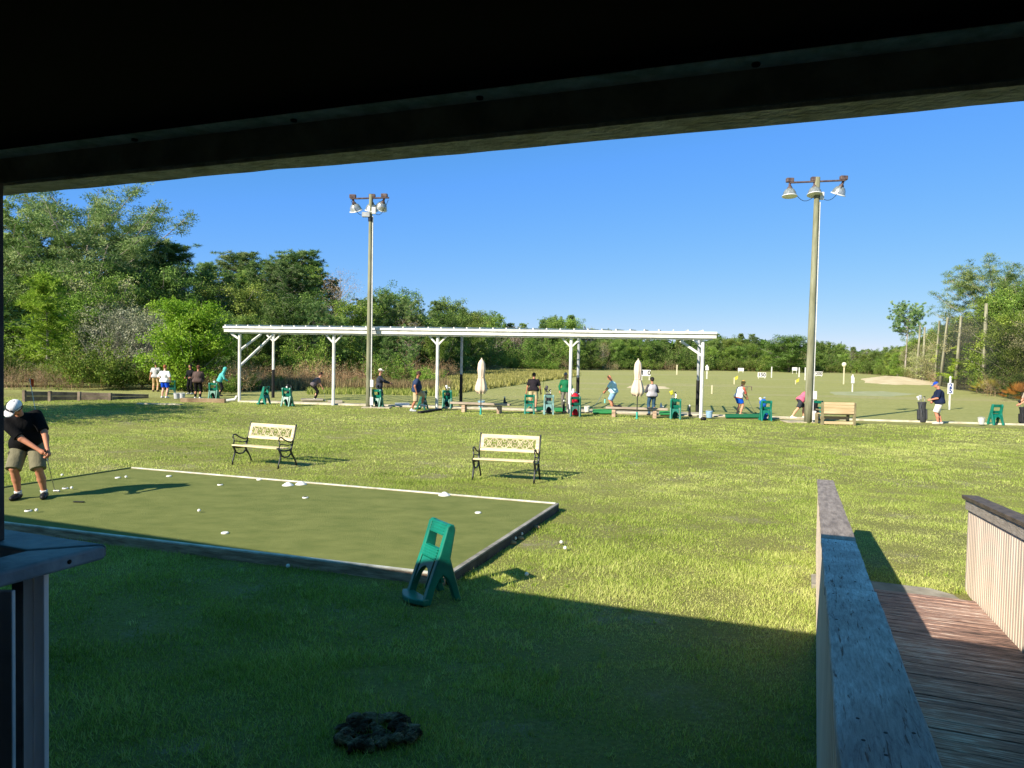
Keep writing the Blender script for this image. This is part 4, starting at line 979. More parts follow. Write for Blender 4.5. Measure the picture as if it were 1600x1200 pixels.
# ---- wooden light poles with three floodlights
M_POLE = mat('green_grey_pole', '92937a', '6a6b54', rough=.9, scale=2, stretch=(3, 3, .4), bump=.5)
M_RUST = mat('rusty_arm', '6b5c5a', '45393c', rough=.8, scale=8)
M_REFL = mat('aluminium_reflector', 'c9ccc8', '8d918e', rough=.25, metal=.6, scale=9, stretch=(3, 3, .5))
M_PVC = mat('white_conduit', 'e4e4e0', rough=.5)
def light_pole(px, py, tx, ty, r0, r1, label, lamps, armL, armR, tilt, box2):
    b = at(px, py); t = ad(tx, ty, b.y); t_ = t-b; L = t_.length
    e = empty('light_pole', label, 'light pole', tuple(b), 0, 'wooden floodlight poles')
    q = MB(); q.tube([t_*k/10 for k in range(11)], [r0+(r1-r0)*k/10 for k in range(11)], 14); q.build('pole', M_POLE, e, smooth=True)
    side = Vector((1, -.1, 0)).normalized()
    MB().tube([side*(r0+.03)+t_*.005, side*(r0*.7+r1*.3+.03)+t_*.45, side*(r1+.03)+t_*.9], .028, 8).build('conduit', M_PVC, e)
    for k_ in (.095, .35*0+.012): 
        MB().box(side*(r0+.07)+t_*(k_+.02)+Vector((0, -.03, 0)), (.15, .12, .34 if k_ > .05 else .38)).build('switch_box', M_PVC, e, bevel=.01)
    top = t_*.985
    aL = top+Vector((-armL, 0, -.02-tilt)); aR = top+Vector((armR, 0, -.02+tilt))
    MB().tube([aL, aR], .04, 8).build('crossarm', M_RUST, e)
    for i, (ax, azim, el_) in enumerate(lamps):
        c = top + Vector((ax, .05, .0 + tilt*(ax/armR if ax > 0 else ax/armL))) ; 
        MB().box(c+Vector((0, 0, .09)), (.30, .2, .18)).build('ballast', M_RUST, e, bevel=.03)
        mx = Matrix.Rotation(R(azim), 3, 'Z') @ Matrix.Rotation(R(el_), 3, 'X')
        o0 = c+Vector((0, .0, -.02))
        fl = bpy.data.objects.new('floodlight', None); COL.objects.link(fl); fl.parent = e; fl.location = o0; fl.rotation_euler = mx.to_euler(); fl.scale = (1.06,)*3
        MB().lathe([(.045, -.02), (.05, -.14), (.09, -.18), (.10, -.24)], 12).build('lamp_neck', M_RUST, fl, smooth=True)
        MB().lathe([(.09, -.22), (.17, -.27), (.235, -.38), (.27, -.52), (.272, -.525), (.255, -.50), (.22, -.385), (.16, -.29), (.06, -.25)], 24).build('reflector', M_REFL, fl, smooth=True)
        MB().lathe([(.262, -.505), (.29, -.52), (.295, -.535), (.28, -.55), (.26, -.54)], 24).build('rim', mat('clear_rim', 'eef2f4', rough=.15), fl, smooth=True)
    for s_, a in ((-1, aL), (1, aR)):
        pts_ = [a*(1-u)+(t_*.925+Vector((s_*.08, 0, 0)))*u+Vector((0, 0, -1.0*math.sin(math.pi*u)*.45)) for u in np.linspace(.05, 1, 10)]
        MB().tube(pts_, .012, 5).build('cable', M_BLACKP, e)
    MB().box(t_*.925+Vector((r1+.08, -.02, 0)), (.17, .15, .30)).build('junction_box', M_PVC, e, bevel=.01)
    if box2:
        MB().box(t_*.905+Vector((-r1-.12, -.05, 0)), (.36, .2, .22)).build('grey_box', M_GREYP, e, bevel=.01)
        MB().tube([t_*.875, t_*.895], r1+.035, 12).build('black_band', M_BLACKP, e)
    return e
light_pole(575, 637, 579.5, 304, .108, .078, 'slim wooden pole with three floodlights standing in front of the white shelter', [(-.85, -25, 28), (.05, 20, 18), (.62, 35, 40)], .95, .85, .04, True)
light_pole(1262, 661, 1277.5, 277, .155, .105, 'thick wooden pole with three floodlights at the right beyond the shelter', [(-1.12, -12, -6), (-.1, -10, -12), (1.10, 30, 25)], 1.15, 1.15, .07, False)
for (px, py, w_) in ((587, 640, 1.3), (1258, 663, 1.5)):
    c = at(px, py-2); c += Vector((0, .35, 0)); struct(MB().box((c.x, c.y, .015), (w_, .9, .07)).build('concrete_pad', M_CONC, bevel=.008))

# ---- closed umbrellas
M_CANV = mat('cream_canvas', 'e3d2be', 'cdb8a2', rough=.9, scale=3, stretch=(1, 1, .3))
M_TEAL = mat('teal_plastic', '2fa894', '25907e', rough=.5)
def umbrella(px, py, ytop, ybot, label):
    b = at(px, py); e = empty('patio_umbrella', label, 'umbrella', tuple(b), 0, 'closed umbrellas beside the plank benches')
    zt = zat(px, ytop, b.y); zb = zat(px, ybot, b.y); n = 28; V = []; Fc = []; H = zt-zb
    prof = [(0, .025), (.05, .09), (.12, .14), (.30, .155), (.46, .13), (.54, .125), (.66, .18), (.80, .235), (.92, .25), (1.0, .17)]
    for i in range(30):
        u = i/29; r_ = float(np.interp(u, [p[0] for p in prof], [p[1] for p in prof])); 
        for k in range(n):
            a = 2*math.pi*k/n; f_ = 1+.16*math.cos(8*a+u*1.5)*min(1, u*3); jag = (.05 if i == 29 else 0)*math.cos(8*a)
            V.append((r_*f_*math.cos(a), r_*f_*math.sin(a), zt-u*H+jag))
    for i in range(29):
        for k in range(n): Fc.append((i*n+k, (i+1)*n+k, (i+1)*n+(k+1) % n, i*n+(k+1) % n))
    Fc.append(tuple(range(n)))
    mesh_obj('canopy', V, Fc, M_CANV, e, smooth=True)
    q = MB(); zz = zt-.54*H; q.lathe([(.13, zz-.02), (.145, zz-.01), (.145, zz+.02), (.13, zz+.03)], 18); q.build('tie', M_CANV, e)
    MB().lathe([(.01, zt-.01), (.03, zt+.01), (.02, zt+.05)], 8).build('finial', M_CANV, e)
    MB().tube([(0, 0, 0), (0, 0, zt-.1)], .024, 8).build('pole', mat('dark_pole', '3b403c', rough=.5), e)
    MB().lathe([(.06, 0), (.055, .03), (.04, .10), (.045, .28), (.03, .30)], 12).build('ground_socket', M_TEAL, e, smooth=True)
umbrella(751, 648, 561, 614, 'closed cream umbrella standing by the left plank bench')
umbrella(995, 655, 562, 618, 'closed cream umbrella standing by the right plank bench')

# ---- low plank benches
M_PLANKB = mat('bleached_plank', 'b5a796', '8a7c6e', rough=.95, scale=2, stretch=(.4, 3, 1), bump=.4)
def plank_bench(pxl, pxr, pyl, pyr, legs, label, top_dy):
    a, b = at(pxl, pyl), at(pxr, pyr); c = (a+b)/2; d = b-a; e = empty('plank_bench', label, 'bench', tuple(c), math.atan2(d.y, d.x), 'low plank benches'); L = d.length
    MB().box((0, .0, .40), (L, .26, .09)).build('seat', M_PLANKB, e, bevel=.01)
    MB().box((0, .0, .31), (L*.72, .07, .05)).build('rail', mat('grey_sleeper', '8b7d6e'), e, bevel=.006)
    for px in legs:
        u = (lineat(px, a, Vector((-d.y, d.x, 0)).normalized())-a).length-L/2
        q = MB(); q.box((u, 0, .15), (.16, .34, .34)); q.build('leg', M_TIMBER, e, bevel=.012)
plank_bench(704, 797, 643, 646.5, (726, 781), 'low weathered plank bench beside the left closed umbrella', 0)
plank_bench(946, 1043, 651, 654, (960, 1024), 'low weathered plank bench beside the right closed umbrella', 0)

# ---- cast iron park benches
M_CREAM = mat('cream_slat_paint', 'e3d4ac', 'c9b88e', rough=.55, scale=6, stretch=(.5, 5, 5))
M_IRON = mat('black_cast_iron', '24282a', '16191b', rough=.4, scale=12, spec=.6)
def arc(c, r, a0, a1, n=9, plane='yz', x=0):
    out = []
    for i in range(n):
        a = R(a0+(a1-a0)*i/(n-1)); out.append((x, c[0]+r*math.cos(a), c[1]+r*math.sin(a)))
    return out
def park_bench(fl, fr, label):
    fl, fr = at(*fl), at(*fr); d = fr-fl; c = (fl+fr)/2; ang = math.atan2(d.y, d.x); back = Vector((-d.y, d.x, 0)).normalized(); c += back*.27
    e = empty('park_bench', label, 'bench', tuple(c), ang, 'cream and black park benches on the lawn'); W = 1.22
    q = MB()
    for i in range(4): q.box((0, -.30+i*.105, .425+(.012 if i == 0 else 0)-.006*i), (W, .088, .028))
    q.build('seat', M_CREAM, e, bevel=.006)
    bu = lambda z: .14 + (z-.42)*.30           # backrest y at height z
    tl_ = math.atan(.30); Rx_ = Matrix.Rotation(-tl_, 3, 'X')
    def bb(name, x, z, sx, sz, m, t=.03): MB().box((x, bu(z), z), (sx, t, sz), Rx_).build(name, m, e, bevel=.006)
    bb('top_rail', 0, .845, W, .075, M_CREAM); bb('lower_rail', 0, .575, W, .06, M_CREAM)
    bb('side_rail', -W/2+.035, .71, .07, .21, M_CREAM, .028); bb('side_rail', W/2-.035, .71, .07, .21, M_CREAM, .028)
    q = MB(); z0, z1 = .607, .812; xs0, xs1 = -W/2+.07, W/2-.07; n = 5; st = (xs1-xs0)/n
    P = lambda x, z: (x, bu(z), z)
    for i in range(n):
        xa, xb = xs0+i*st, xs0+(i+1)*st; xm = (xa+xb)/2; zm = (z0+z1)/2
        for s_ in (1, -1):
            q.tube([P(xa+(xb-xa)*u, zm+s_*(z1-z0)/2*math.cos(math.pi*u)*-1) for u in np.linspace(0, 1, 9)], .010, 5, cap=False)
        q.tube([P(xm+.045*math.cos(a), zm+.05*math.sin(a)) for a in np.linspace(0, 2*math.pi, 13)], .009, 5, cap=False)
        for zz in (z0+.045, z1-.045): q.tube([P(xa+.034*math.cos(a), zz+.034*math.sin(a)) for a in np.linspace(0, 2*math.pi, 11)], .008, 5, cap=False)
    q.tube([P(xs0, z0+.006), P(xs1, z0+.006)], .009, 5); q.tube([P(xs0, z1-.006), P(xs1, z1-.006)], .009, 5)
    q.build('back_lattice', mat('cream_iron', 'cfc4a2', 'a89c7e', rough=.5), e)
    for s_ in (-1, 1):
        x = s_*(W/2+.015); q = MB()
        q.tube([(x, -.30, 0), (x, -.285, .09), (x, -.235, .22), (x, -.215, .30), (x, -.26, .38), (x, -.31, .43)], [.022, .017, .02, .026, .024, .02], 7)
        q.tube([(x, .30, 0), (x, .27, .09), (x, .20, .20), (x, .13, .28), (x, .10, .36), (x, .13, .43), (x, .165, .50)], [.022, .017, .02, .026, .024, .022, .02], 7)
        q.tube([(x, -.22, .28), (x, -.10, .225), (x, .02, .225), (x, .12, .29)], .018, 6)
        q.tube([(x, -.29, .40), (x, -.12, .365), (x, .06, .365), (x, .13, .40)], .02, 6)
        q.build('end_frame', M_IRON, e, smooth=True)
        q = MB(); q.tube([(x, .14, .44), (x, bu(.6), .6), (x, bu(.75), .75), (x, bu(.89), .89), (x, bu(.89)-.01, .91)], [.02, .018, .016, .02, .012], 7); q.build('back_upright', M_IRON, e, smooth=True)
        q = MB()
        q.tube([(x, .16, .56), (x, .10, .53), (x, .0, .56), (x, -.10, .60), (x, -.20, .66), (x, -.27, .66), (x, -.29, .60), (x, -.25, .57)], [.014, .016, .016, .015, .017, .018, .015, .01], 7)
        q.tube([(x, -.28, .43), (x, -.25, .50), (x, -.27, .58)], .014, 6)
        q.tube([(x, -.25, .52), (x, -.12, .50), (x, .02, .47), (x, .12, .48)], .013, 6)
        q.build('armrest', M_IRON, e, smooth=True)
park_bench((365.5, 726), (435, 732.5), 'cream slatted park bench with black iron ends, the one farther left on the lawn')
park_bench((740.5, 750.5), (833, 756), 'cream slatted park bench with black iron ends near the right corner of the putting green')

# ---- wooden bench at the tee line
M_PINEW = mat('pale_new_wood', 'd4bd97', 'b59c76', rough=.8, scale=2, stretch=(.4, 4, 4), bump=.2)
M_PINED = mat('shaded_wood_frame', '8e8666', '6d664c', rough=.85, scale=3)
a, b = at(1285, 664), at(1334, 665); c = (a+b)/2+Vector((0, .3, 0)); d = b-a
wb = empty('wooden_bench', 'pale slatted wooden bench seen from behind next to the right light pole', 'bench', tuple(c), math.atan2(d.y, d.x)); BW = d.length
for s_ in (-1, 1):
    MB().box((s_*(BW/2+.01), -.30, .46), (.10, .10, .92)).build('leg', M_PINED, wb, bevel=.008)
    MB().box((s_*(BW/2+.01), .28, .22), (.10, .10, .44)).build('leg', M_PINED, wb, bevel=.008)
    MB().box((s_*(BW/2+.01), 0, .60), (.09, .60, .05)).build('armrest', M_PINED, wb, bevel=.008)
q = MB()
for i in range(4): q.box((0, -.36, .88-.118*i), (BW-.06, .03, .108))
q.build('backrest', M_PINEW, wb, bevel=.005)
MB().box((0, -.30, .10), (BW+.1, .05, .11)).build('stretcher', M_PINEW, wb, bevel=.006)
MB().box((0, .05, .27), (BW-.12, .05, .13)).build('under_rail', M_PINEW, wb, bevel=.006)
q = MB()
for i in range(4): q.box((0, -.18+.135*i, .44), (BW, .12, .035))
q.build('seat', M_PINEW, wb, bevel=.005)

# ---- green plastic golf bag stands
def bag_stand_parts(e, m):
    W = .41; t = .062
    def yz(u, v, w_): return (w_, u, v)
    side = [(-.225, .0), (-.135, .0), (-.085, .15), (-.045, .235), (.0, .28), (.05, .235), (.09, .15), (.145, .0), (.215, .0), (.17, .16), (.085, .44), (.135, .72), (.12, .775), (.075, .785), (.045, .76), (-.03, .52), (-.14, .23)]
    for s_ in (-1, 1):
        q = MB(); q.prism(side, t, lambda u, v, w_, s_=s_: (s_*(W/2-t/2)+w_, u, v)); q.build('side_frame', m, e, bevel=.014, seg=3)
    fy = lambda z: -.225 + (z/.76)*.295
    def cross(name, z0, z1, y0, y1, th=.045):
        q = MB(); w2 = W/2-t-.002
        q.add([(-w2, y0, z0), (w2, y0, z0), (w2, y0+th, z0), (-w2, y0+th, z0), (-w2, y1, z1), (w2, y1, z1), (w2, y1+th, z1), (-w2, y1+th, z1)],
              [(3, 2, 1, 0), (4, 5, 6, 7), (0, 1, 5, 4), (1, 2, 6, 5), (2, 3, 7, 6), (3, 0, 4, 7)])
        for k in range(4):
            z = z0+(z1-z0)*(k+.5)/4; y = y0+(y1-y0)*(k+.5)/4; q.tube([(-w2, y, z), (w2, y, z)], .008, 6, cap=False)
        q.build(name, m, e, bevel=.006)
    cross('top_crosspiece', .665, .775, .02, .065); cross('middle_crosspiece', .43, .535, -.065, -.025)
    def archpanel(name, yf, zt, zb, th):              # panel with an arched opening between the legs
        q = MB(); w2 = W/2-t-.002; n = 10; r_ = w2*.86; pts_ = [(-w2, zb), (-w2, zt), (w2, zt), (w2, zb), (r_, zb)]
        pts_ += [(r_*math.cos(math.pi*k/n), zb+(zt-zb)*.72*math.sin(math.pi*k/n)) for k in range(n+1)][1:-1] + [(-r_, zb)]
        N_ = len(pts_); vs = [(x, yf(z), z) for x, z in pts_] + [(x, yf(z)+th, z) for x, z in pts_]
        q.add(vs, [(i, (i+1) % N_, N_+(i+1) % N_, N_+i) for i in range(N_)])
        # faces as strips so the arch stays open
        arc_ = pts_[4:]; M_ = len(arc_)
        for off in (0, N_):
            for k in range(M_-1):
                i = 4+k; x, z = pts_[i]; x2, z2 = pts_[i+1]
                b_ = len(q.v); yy = th if off else 0
                q.add([(x, yf(z)+yy, z), (x2, yf(z2)+yy, z2), (x2, yf(zt)+yy, zt), (x, yf(zt)+yy, zt)], [(0, 1, 2, 3)])
        q.build(name, m, e)
    archpanel('front_arch', fy, .42, .16, .04)
    archpanel('rear_arch', lambda z: .175-(z-.05)*.30, .40, .10, .035)
    q = MB(); n = 9; pts_ = [(-W/2-.02+(W+.04)*k/(n-1), -.235-.085*math.sin(math.pi*k/(n-1))) for k in range(n)]
    q.slab(pts_+[(W/2+.0, -.15), (-W/2, -.15)], .02, .075); q.build('foot_tray', m, e, bevel=.012)
def stand_mat(name, a, b): return mat(name, a, b, rough=.38, scale=4, spec=.5)
M_STAND = stand_mat('green_plastic', '0d7e68', '0a6453')
M_STAND2 = stand_mat('dark_green_plastic', '0d6653', '094f41')
M_STAND3 = stand_mat('faded_green_plastic', '7fa8a4', '6b918f')
proto_st = {}
def stand(px, py, rz, label, m=None, sc=1.12):
    m = m or M_STAND; b = at(px, py)
    if m.name in proto_st: e = dup(proto_st[m.name], tuple(b), R(rz), label)
    else:
        e = empty('bag_stand', label, 'bag stand', tuple(b), R(rz)); bag_stand_parts(e, m); proto_st[m.name] = e
    e['group'] = 'green plastic golf bag stands'; e.scale = (sc,)*3; e.rotation_euler = (0, 0, R(rz)); return e
s0 = at(674, 939); s0 = Vector((s0.x+.04, s0.y+.02, 0))
e = stand(678, 938, -56, 'big green plastic bag stand alone at the corner of the putting green', M_STAND, 1.0)
e.location = ((at(633, 932)+at(721, 937))/2)
BS = 'green bag stand '
stand(334, 624, 180, BS+'at the left end in front of the teal hoodie golfer', M_STAND)
stand(413, 632, 75+180, BS+'empty and turned sideways just right of the left shelter post', M_STAND)
stand(449, 635, 165, BS+'holding a bag with a white club cover', M_STAND)
stand(590, 637, 160, BS+'beside the foot of the left light pole', M_STAND)
stand(660, 640, 255, 'dark green bag stand seen from the side behind the navy shirt golfer', M_STAND2)
stand(699, 638, 172, BS+'between the middle shelter post and the left plank bench', M_STAND)
stand(827, 647, 180, BS+'empty behind the black polo golfer', M_STAND)
stand(857, 647.5, 180, 'pale faded bag stand under the black golf bag', M_STAND3)
stand(899, 651, 172, BS+'under the red golf bag', M_STAND2)
stand(1055, 655, 170, BS+'with a full bag near the right shelter post', M_STAND)
stand(1196, 657.5, 175, BS+'under the blue golf bag', M_STAND)
stand(1276, 657, 165, BS+'half hidden behind the right light pole', M_STAND)
stand(1555, 664, 180, BS+'empty at the right end of the tee line', M_STAND, 1.15)
stand(268, 617, 200, 'dark green bag stand next to the blue shorts golfer', M_STAND2, 1.05)

# ---- golf bags
def golf_bag(base, rz, tilt, col1, col2, label, heads, hh=.80, rad=.125, sc=1.0, trim=None, hood=None):
    e = empty('golf_bag', label, 'golf bag', tuple(base), 0, 'golf bags at the tees'); e.rotation_euler = (R(tilt), 0, R(rz)); e.rotation_mode = 'XYZ'; e.scale = (sc,)*3
    m1 = mat('bag_fabric_'+str(col1), col1, None, rough=.7, scale=14, bump=.3); m2 = mat('bag_fabric_'+str(col2), col2, None, rough=.7, scale=14, bump=.3)
    MB().lathe([(rad*.8, 0), (rad*.95, .02), (rad*.92, hh*.3), (rad*.82, hh*.6), (rad*.95, hh*.86), (rad*1.08, hh*.95), (rad*1.08, hh), (rad*.9, hh-.015)], 18, sy=.85).build('body', m1, e, smooth=True)
    MB().box((0, -rad*.95, hh*.30), (rad*1.35, .10, hh*.42)).build('pocket', m2, e, bevel=.035, seg=3)
    for s_ in (-1, 1): MB().box((s_*rad*.95, 0, hh*.38), (.07, rad*1.1, hh*.50)).build('pocket', m1, e, bevel=.03, seg=3)
    MB().box((0, -rad*.95, hh*.68), (rad*1.0, .06, hh*.2)).build('pocket', m2, e, bevel=.025, seg=3)
    MB().tube([(rad*.5, rad*.7, hh*.9), (rad*.9, rad*1.3, hh*.72), (rad*.7, rad*1.4, hh*.45), (rad*.3, rad*.9, hh*.3)], .018, 6).build('strap', m2, e)
    rr = random.Random(len(label))
    for i, hc in enumerate(heads):
        a = i*2.4; x, y = math.cos(a)*rad*.55, math.sin(a)*rad*.45; L = hh+rr.uniform(.10, .26); tx, ty = x*1.5, y*1.5
        c = bpy.data.objects.new('club', None); COL.objects.link(c); c.parent = e
        MB().tube([(x, y, hh*.9), (tx, ty, L)], .007, 5).build('shaft', mat('steel_shaft', 'b9bcc0', rough=.25, metal=.8), c)
        m_ = mat('club_head_'+hc, hc, None, rough=.4)
        if i % 3 == 0: blob('head', [('c', (tx, ty, L-.03), (tx+.01, ty, L+.07), .034, .046), ('e', (tx+.03, ty, L+.08), (.06, .045, .05), None)], m_, c, .014, .03)
        else: MB().box((tx+.03, ty, L+.01), (.075, .02, .045)).build('head', m_, c, bevel=.008)
    if hood:
        blob('rain_hood', [('e', (0, -.02, hh+.02), (rad*1.35, rad*1.15, .16), None), ('e', (0, -.10, hh*.75), (rad*1.1, rad*.8, .17), None)], mat('hood_'+hood, hood, None, rough=.6), e, .016, .06)
    return e
def bagon(px, py, c1, c2, label, heads, rz=180, tilt=-16, lift=.05, dy=.16, **k):
    b = at(px, py); return golf_bag((b.x, b.y+dy, lift), rz, -tilt if False else 14, c1, c2, label, heads, **k)
K, Wt = '1c1d20', 'dfe0de'
bagon(334, 624, '222428', '30333a', 'dark golf bag on the leftmost stand', [Wt, K, K], hh=.62)
bagon(449, 635, '25272b', '3a3d42', 'dark golf bag with one big white club cover', [Wt, K, K, K], hh=.68, sc=1.0)
bagon(592, 637, '17181b', '24262a', 'black golf bag by the left light pole', [K, K], hh=.70)
bagon(699, 638, '1d1f24', '2a2c30', 'black golf bag with black and white club heads by the middle shelter post', [K, Wt, K, Wt, K], hh=.76)
bagon(857, 647.5, '2c2a30', '4a474c', 'black and grey golf bag on the pale stand', [K, K, K, '4a4850', K], hh=.86, rad=.13)
bagon(899, 651, 'c2122e', 'a00e26', 'red golf bag leaning on its stand by the fourth shelter post', [Wt, '3a4a7c', Wt, Wt], hh=.80, hood='c4142f')
bagon(904, 650, '1c1e24', '2b2e36', 'black golf bag beside the red one', [K, Wt], hh=.70, dy=.1, rad=.09)
bagon(1055, 655, '0e4d3f', '16332e', 'dark green golf bag with yellow and black club covers', ['c9c832', K, K, 'b5b83a', K], hh=.84)
bagon(1196, 657.5, '1661c8', '0f4da8', 'bright blue golf bag with a pale top pocket', [Wt, 'a8c0dd'], hh=.72, hood='1a66d0', rad=.12)
bagon(1277, 658, '16181c', '22252b', 'black golf bag behind the right light pole', [K, K], hh=.72)
b = at(1441, 660); golf_bag(tuple(b), 175, 6, '3c3e42', '52555a', 'charcoal golf bag standing on the grass edge left of the blue capped man', [Wt, K, Wt, 'a9acb0', Wt, K], hh=.86, rad=.16, sc=1.05)
b = at(1599, 664); golf_bag(tuple(b), 170, 6, '222327', '303238', 'black wheeled golf bag at the right edge', [K, K], hh=.78, rad=.15)

# ---- buckets, bottle and other small things at the tees
def bucket(px, py, r_, h_, c, label, name='bucket', cat='bucket', z=.05, grp=None):
    b = at(px, py, z); m = mat('bucket_'+c, c, None, rough=.5)
    e = empty(name, label, cat, tuple(b), 0, grp); MB().lathe([(r_*.78, 0), (r_*.8, .005), (r_, h_), (r_*1.06, h_), (r_*1.06, h_-.02), (r_*.96, h_-.02), (r_*.74, .02)], 18).build('tub', m, e, smooth=False)
    MB().tube([(r_*math.cos(a), 0, h_-.02+r_*.5*math.sin(a)-(.0)) for a in np.linspace(0, math.pi, 9)], .008, 5).build('handle', M_GREYP, e)
    MB().lathe([(r_*.9, h_*.8), (r_*.6, h_*.9), (.02, h_*.95)], 12).build('golf_balls', mat('ball_white', 'e8e8e2', 'bdbdb6', rough=.5, scale=60, lo=.45, hi=.55), e)
bucket(276, 623, .15, .28, 'b9bcc0', 'grey bucket of balls, left of the pair beside the blue shorts golfer', grp='ball buckets')
bucket(284.5, 623, .15, .28, 'c8cacd', 'grey bucket of balls, right of the pair beside the brown jacket golfer', grp='ball buckets')
bucket(752, 636, .17, .30, '8fb8cc', 'light blue bucket behind the left plank bench')
bucket(1108, 652.5, .15, .28, '8fb3cf', 'light blue bucket just right of the last shelter post')
bucket(1533, 663, .14, .28, 'cfcfc8', 'pale wire ball basket left of the empty stand')
bucket(917, 643.5, .14, .26, 'e0dcd2', 'white bucket next to the red golf bag')
b = at(945, 645); e = empty('water_bottle', 'turquoise water bottle on the left end of the right plank bench', 'bottle', (b.x, ad(945, 640, b.y).y+.05, .446))
MB().lathe([(.035, 0), (.037, .01), (.037, .17), (.022, .20)], 14).build('bottle_body', mat('turquoise_bottle', '7fd0c4', rough=.35), e, smooth=True)
MB().lathe([(.024, .19), (.024, .235), (.01, .24)], 12).build('cap', M_BLACKP, e)
def shoebag(px, py, z, c1, label, cat='headcover', h_=.22):
    b = at(px, py); e = empty('club_cover', label, cat, (b.x, b.y+.08, z))
    blob('cover', [('c', (0, 0, .03), (0, .02, h_), .06, .04), ('c', (0, -.03, .03), (.09, 0, .03), .05, .04)], mat('cover_'+c1, c1, None, rough=.7), e, .014, .03)
    MB().lathe([(.03, h_), (.045, h_+.03), (.01, h_+.09)], 10, (0, .02, 0)).build('white_tip', M_WHITE, e, smooth=True)
shoebag(788, 646, .446, '3a3a3e', 'dark club cover with white tip on the left plank bench')
shoebag(1033, 653, .446, 'dcdcd8', 'white club cover lying on the right plank bench', h_=.12)
shoebag(1078, 652, .05, '3a3a3c', 'dark boot shaped bag with white tip left of the last shelter post', 'bag', .42)
shoebag(881, 647, .05, '2c2c30', 'dark boot shaped bag with white tip by the green sweater man', 'bag', .5)
b = at(966, 652); e = empty('shoe_pair', 'pair of dark shoes on the right plank bench', 'shoes', (b.x-.15, b.y+.08, .446))
for s_ in (0, .14): blob('shoe', [('c', (s_, 0, .035), (s_+.13, .02, .03), .04, .035), ('c', (s_-.02, 0, .04), (s_, 0, .075), .035, .03)], mat('black_shoe', '222226', rough=.5), e, .012, .02)
b = at(1099, 657); e = blob('ball', [('e', (0, 0, .07), (.13, .10, .08), None)], M_BLACKP, None, .02); e.name = 'sandbag'; e.location = b; tag(e, 'small black weight at the foot of the last shelter post', 'weight')
a, b = at(655, 646), at(688, 641); tag(MB().bar(a+Vector((0, 0, .05)), b+Vector((0, 0, .05)), .18, .08).build('black_ramp_board', M_BLACKP, bevel=.01), 'black board lying on the grass edge by the middle shelter post', 'board')

# ---- green hitting mats
M_MAT = mat('green_mat', '1d7a4a', '17643c', rough=.95, scale=30, bump=.3)
M_MAT2 = mat('bright_green_mat', '3d9a52', '2f8444', rough=.95, scale=30, bump=.3)
def hmat(x0, x1, y0, y1, m, label):
    z = .05; p = [at(x0, y1, z), at(x1, y1, z), at(x1, y0, z), at(x0, y0, z)]
    tag(MB().slab(p, z-.002, z+.03).build('hitting_mat', m, bevel=.006), label, 'mat', 'hitting mats on the tees')
hmat(838, 866, 636, 641, M_MAT, 'green mat by the feet of the black polo golfer')
hmat(866, 884, 638, 643, M_MAT2, 'green mat by the feet of the green sweater man')
hmat(926, 962, 640, 646, M_MAT2, 'bright green mat under the light blue polo golfer')
hmat(1030, 1050, 643, 648, M_MAT2, 'bright green mat right of the vest golfer')
hmat(1133, 1190, 647.5, 652.5, M_MAT, 'green mat under the blonde golfer in white')
hmat(470, 505, 623, 626, M_CONC, 'grey mat under the bending woman')
hmat(512, 535, 626, 629, M_CONC, 'grey mat at the second shelter post')
hmat(617, 640, 630, 634, M_GREYP, 'grey mat left of the navy shirt golfer')

# ---- putting green things
M_BALL = mat('golf_ball', 'eeeeea', 'd8d8d2', rough=.4)
M_HOLE = mat('dark_cup', '1a1c16', rough=.9)
def ball(px, py, z, label, r_=.0214, c=None):
    b = at(px, py, z+r_); o = MB().lathe([(.001, -r_)]+[(r_*math.cos(R(a)), r_*math.sin(R(a))) for a in range(-75, 76, 15)]+[(.001, r_)], 14).build('golf_ball', c or M_BALL, None, smooth=True)
    o.location = b; tag(o, label, 'golf ball', 'golf balls lying about'); return o
def disc(px, py, label, r_=.055, hole=True, c=None):
    b = at(px, py, GZ); e = empty('cup_marker', label, 'cup marker', (b.x, b.y, GZ-.011), 0, 'white cup markers on the putting green')
    MB().lathe([(r_, 0), (r_, .012), (r_*.8, .018)], 20).build('ring', c or M_BALL, e, smooth=False)
    if hole: MB().lathe([(r_*.62, .0185), (r_*.6, .020)], 16, (.0, 0, 0)).build('cup', M_HOLE, e)
def cone(px, py, label):
    b = at(px, py, GZ); o = MB().lathe([(.105, 0), (.10, .01), (.06, .035), (.03, .055), (.012, .06)], 22).build('marker_cone', M_BALL, None, smooth=True); o.location = (b.x, b.y, GZ-.011)
    tag(o, label, 'marker cone', 'low white marker cones')
cone(450, 757.5, 'low white marker cone, left of the pair at the back edge of the green'); cone(470.5, 756, 'low white marker cone, right of the pair at the back edge of the green'); cone(694.5, 773, 'single low white marker cone at the back edge of the green')
for px, py, t_, h_ in ((102, 762.5, 'marker with dark cup beside the putter head', 1), (184, 746, 'flat marker at the far left of the green behind the shadow of the golfer', 0), (44, 797.5, 'marker with dark cup in front of the feet of the golfer', 1), (264, 743.5, 'small pale marker at the back left edge of the green', 0), (344, 757, 'marker with cup left of the marker cones', 1),
                       (405, 749, 'flat marker at the back edge left of the marker cones', 0), (477, 777, 'marker with dark cup below the pair of cones', 1), (351.5, 832, 'flat round marker near the front edge of the green', 0), (747, 800.5, 'flat marker near the right corner of the green', 0)):
    disc(px, py, t_, .048, bool(h_))
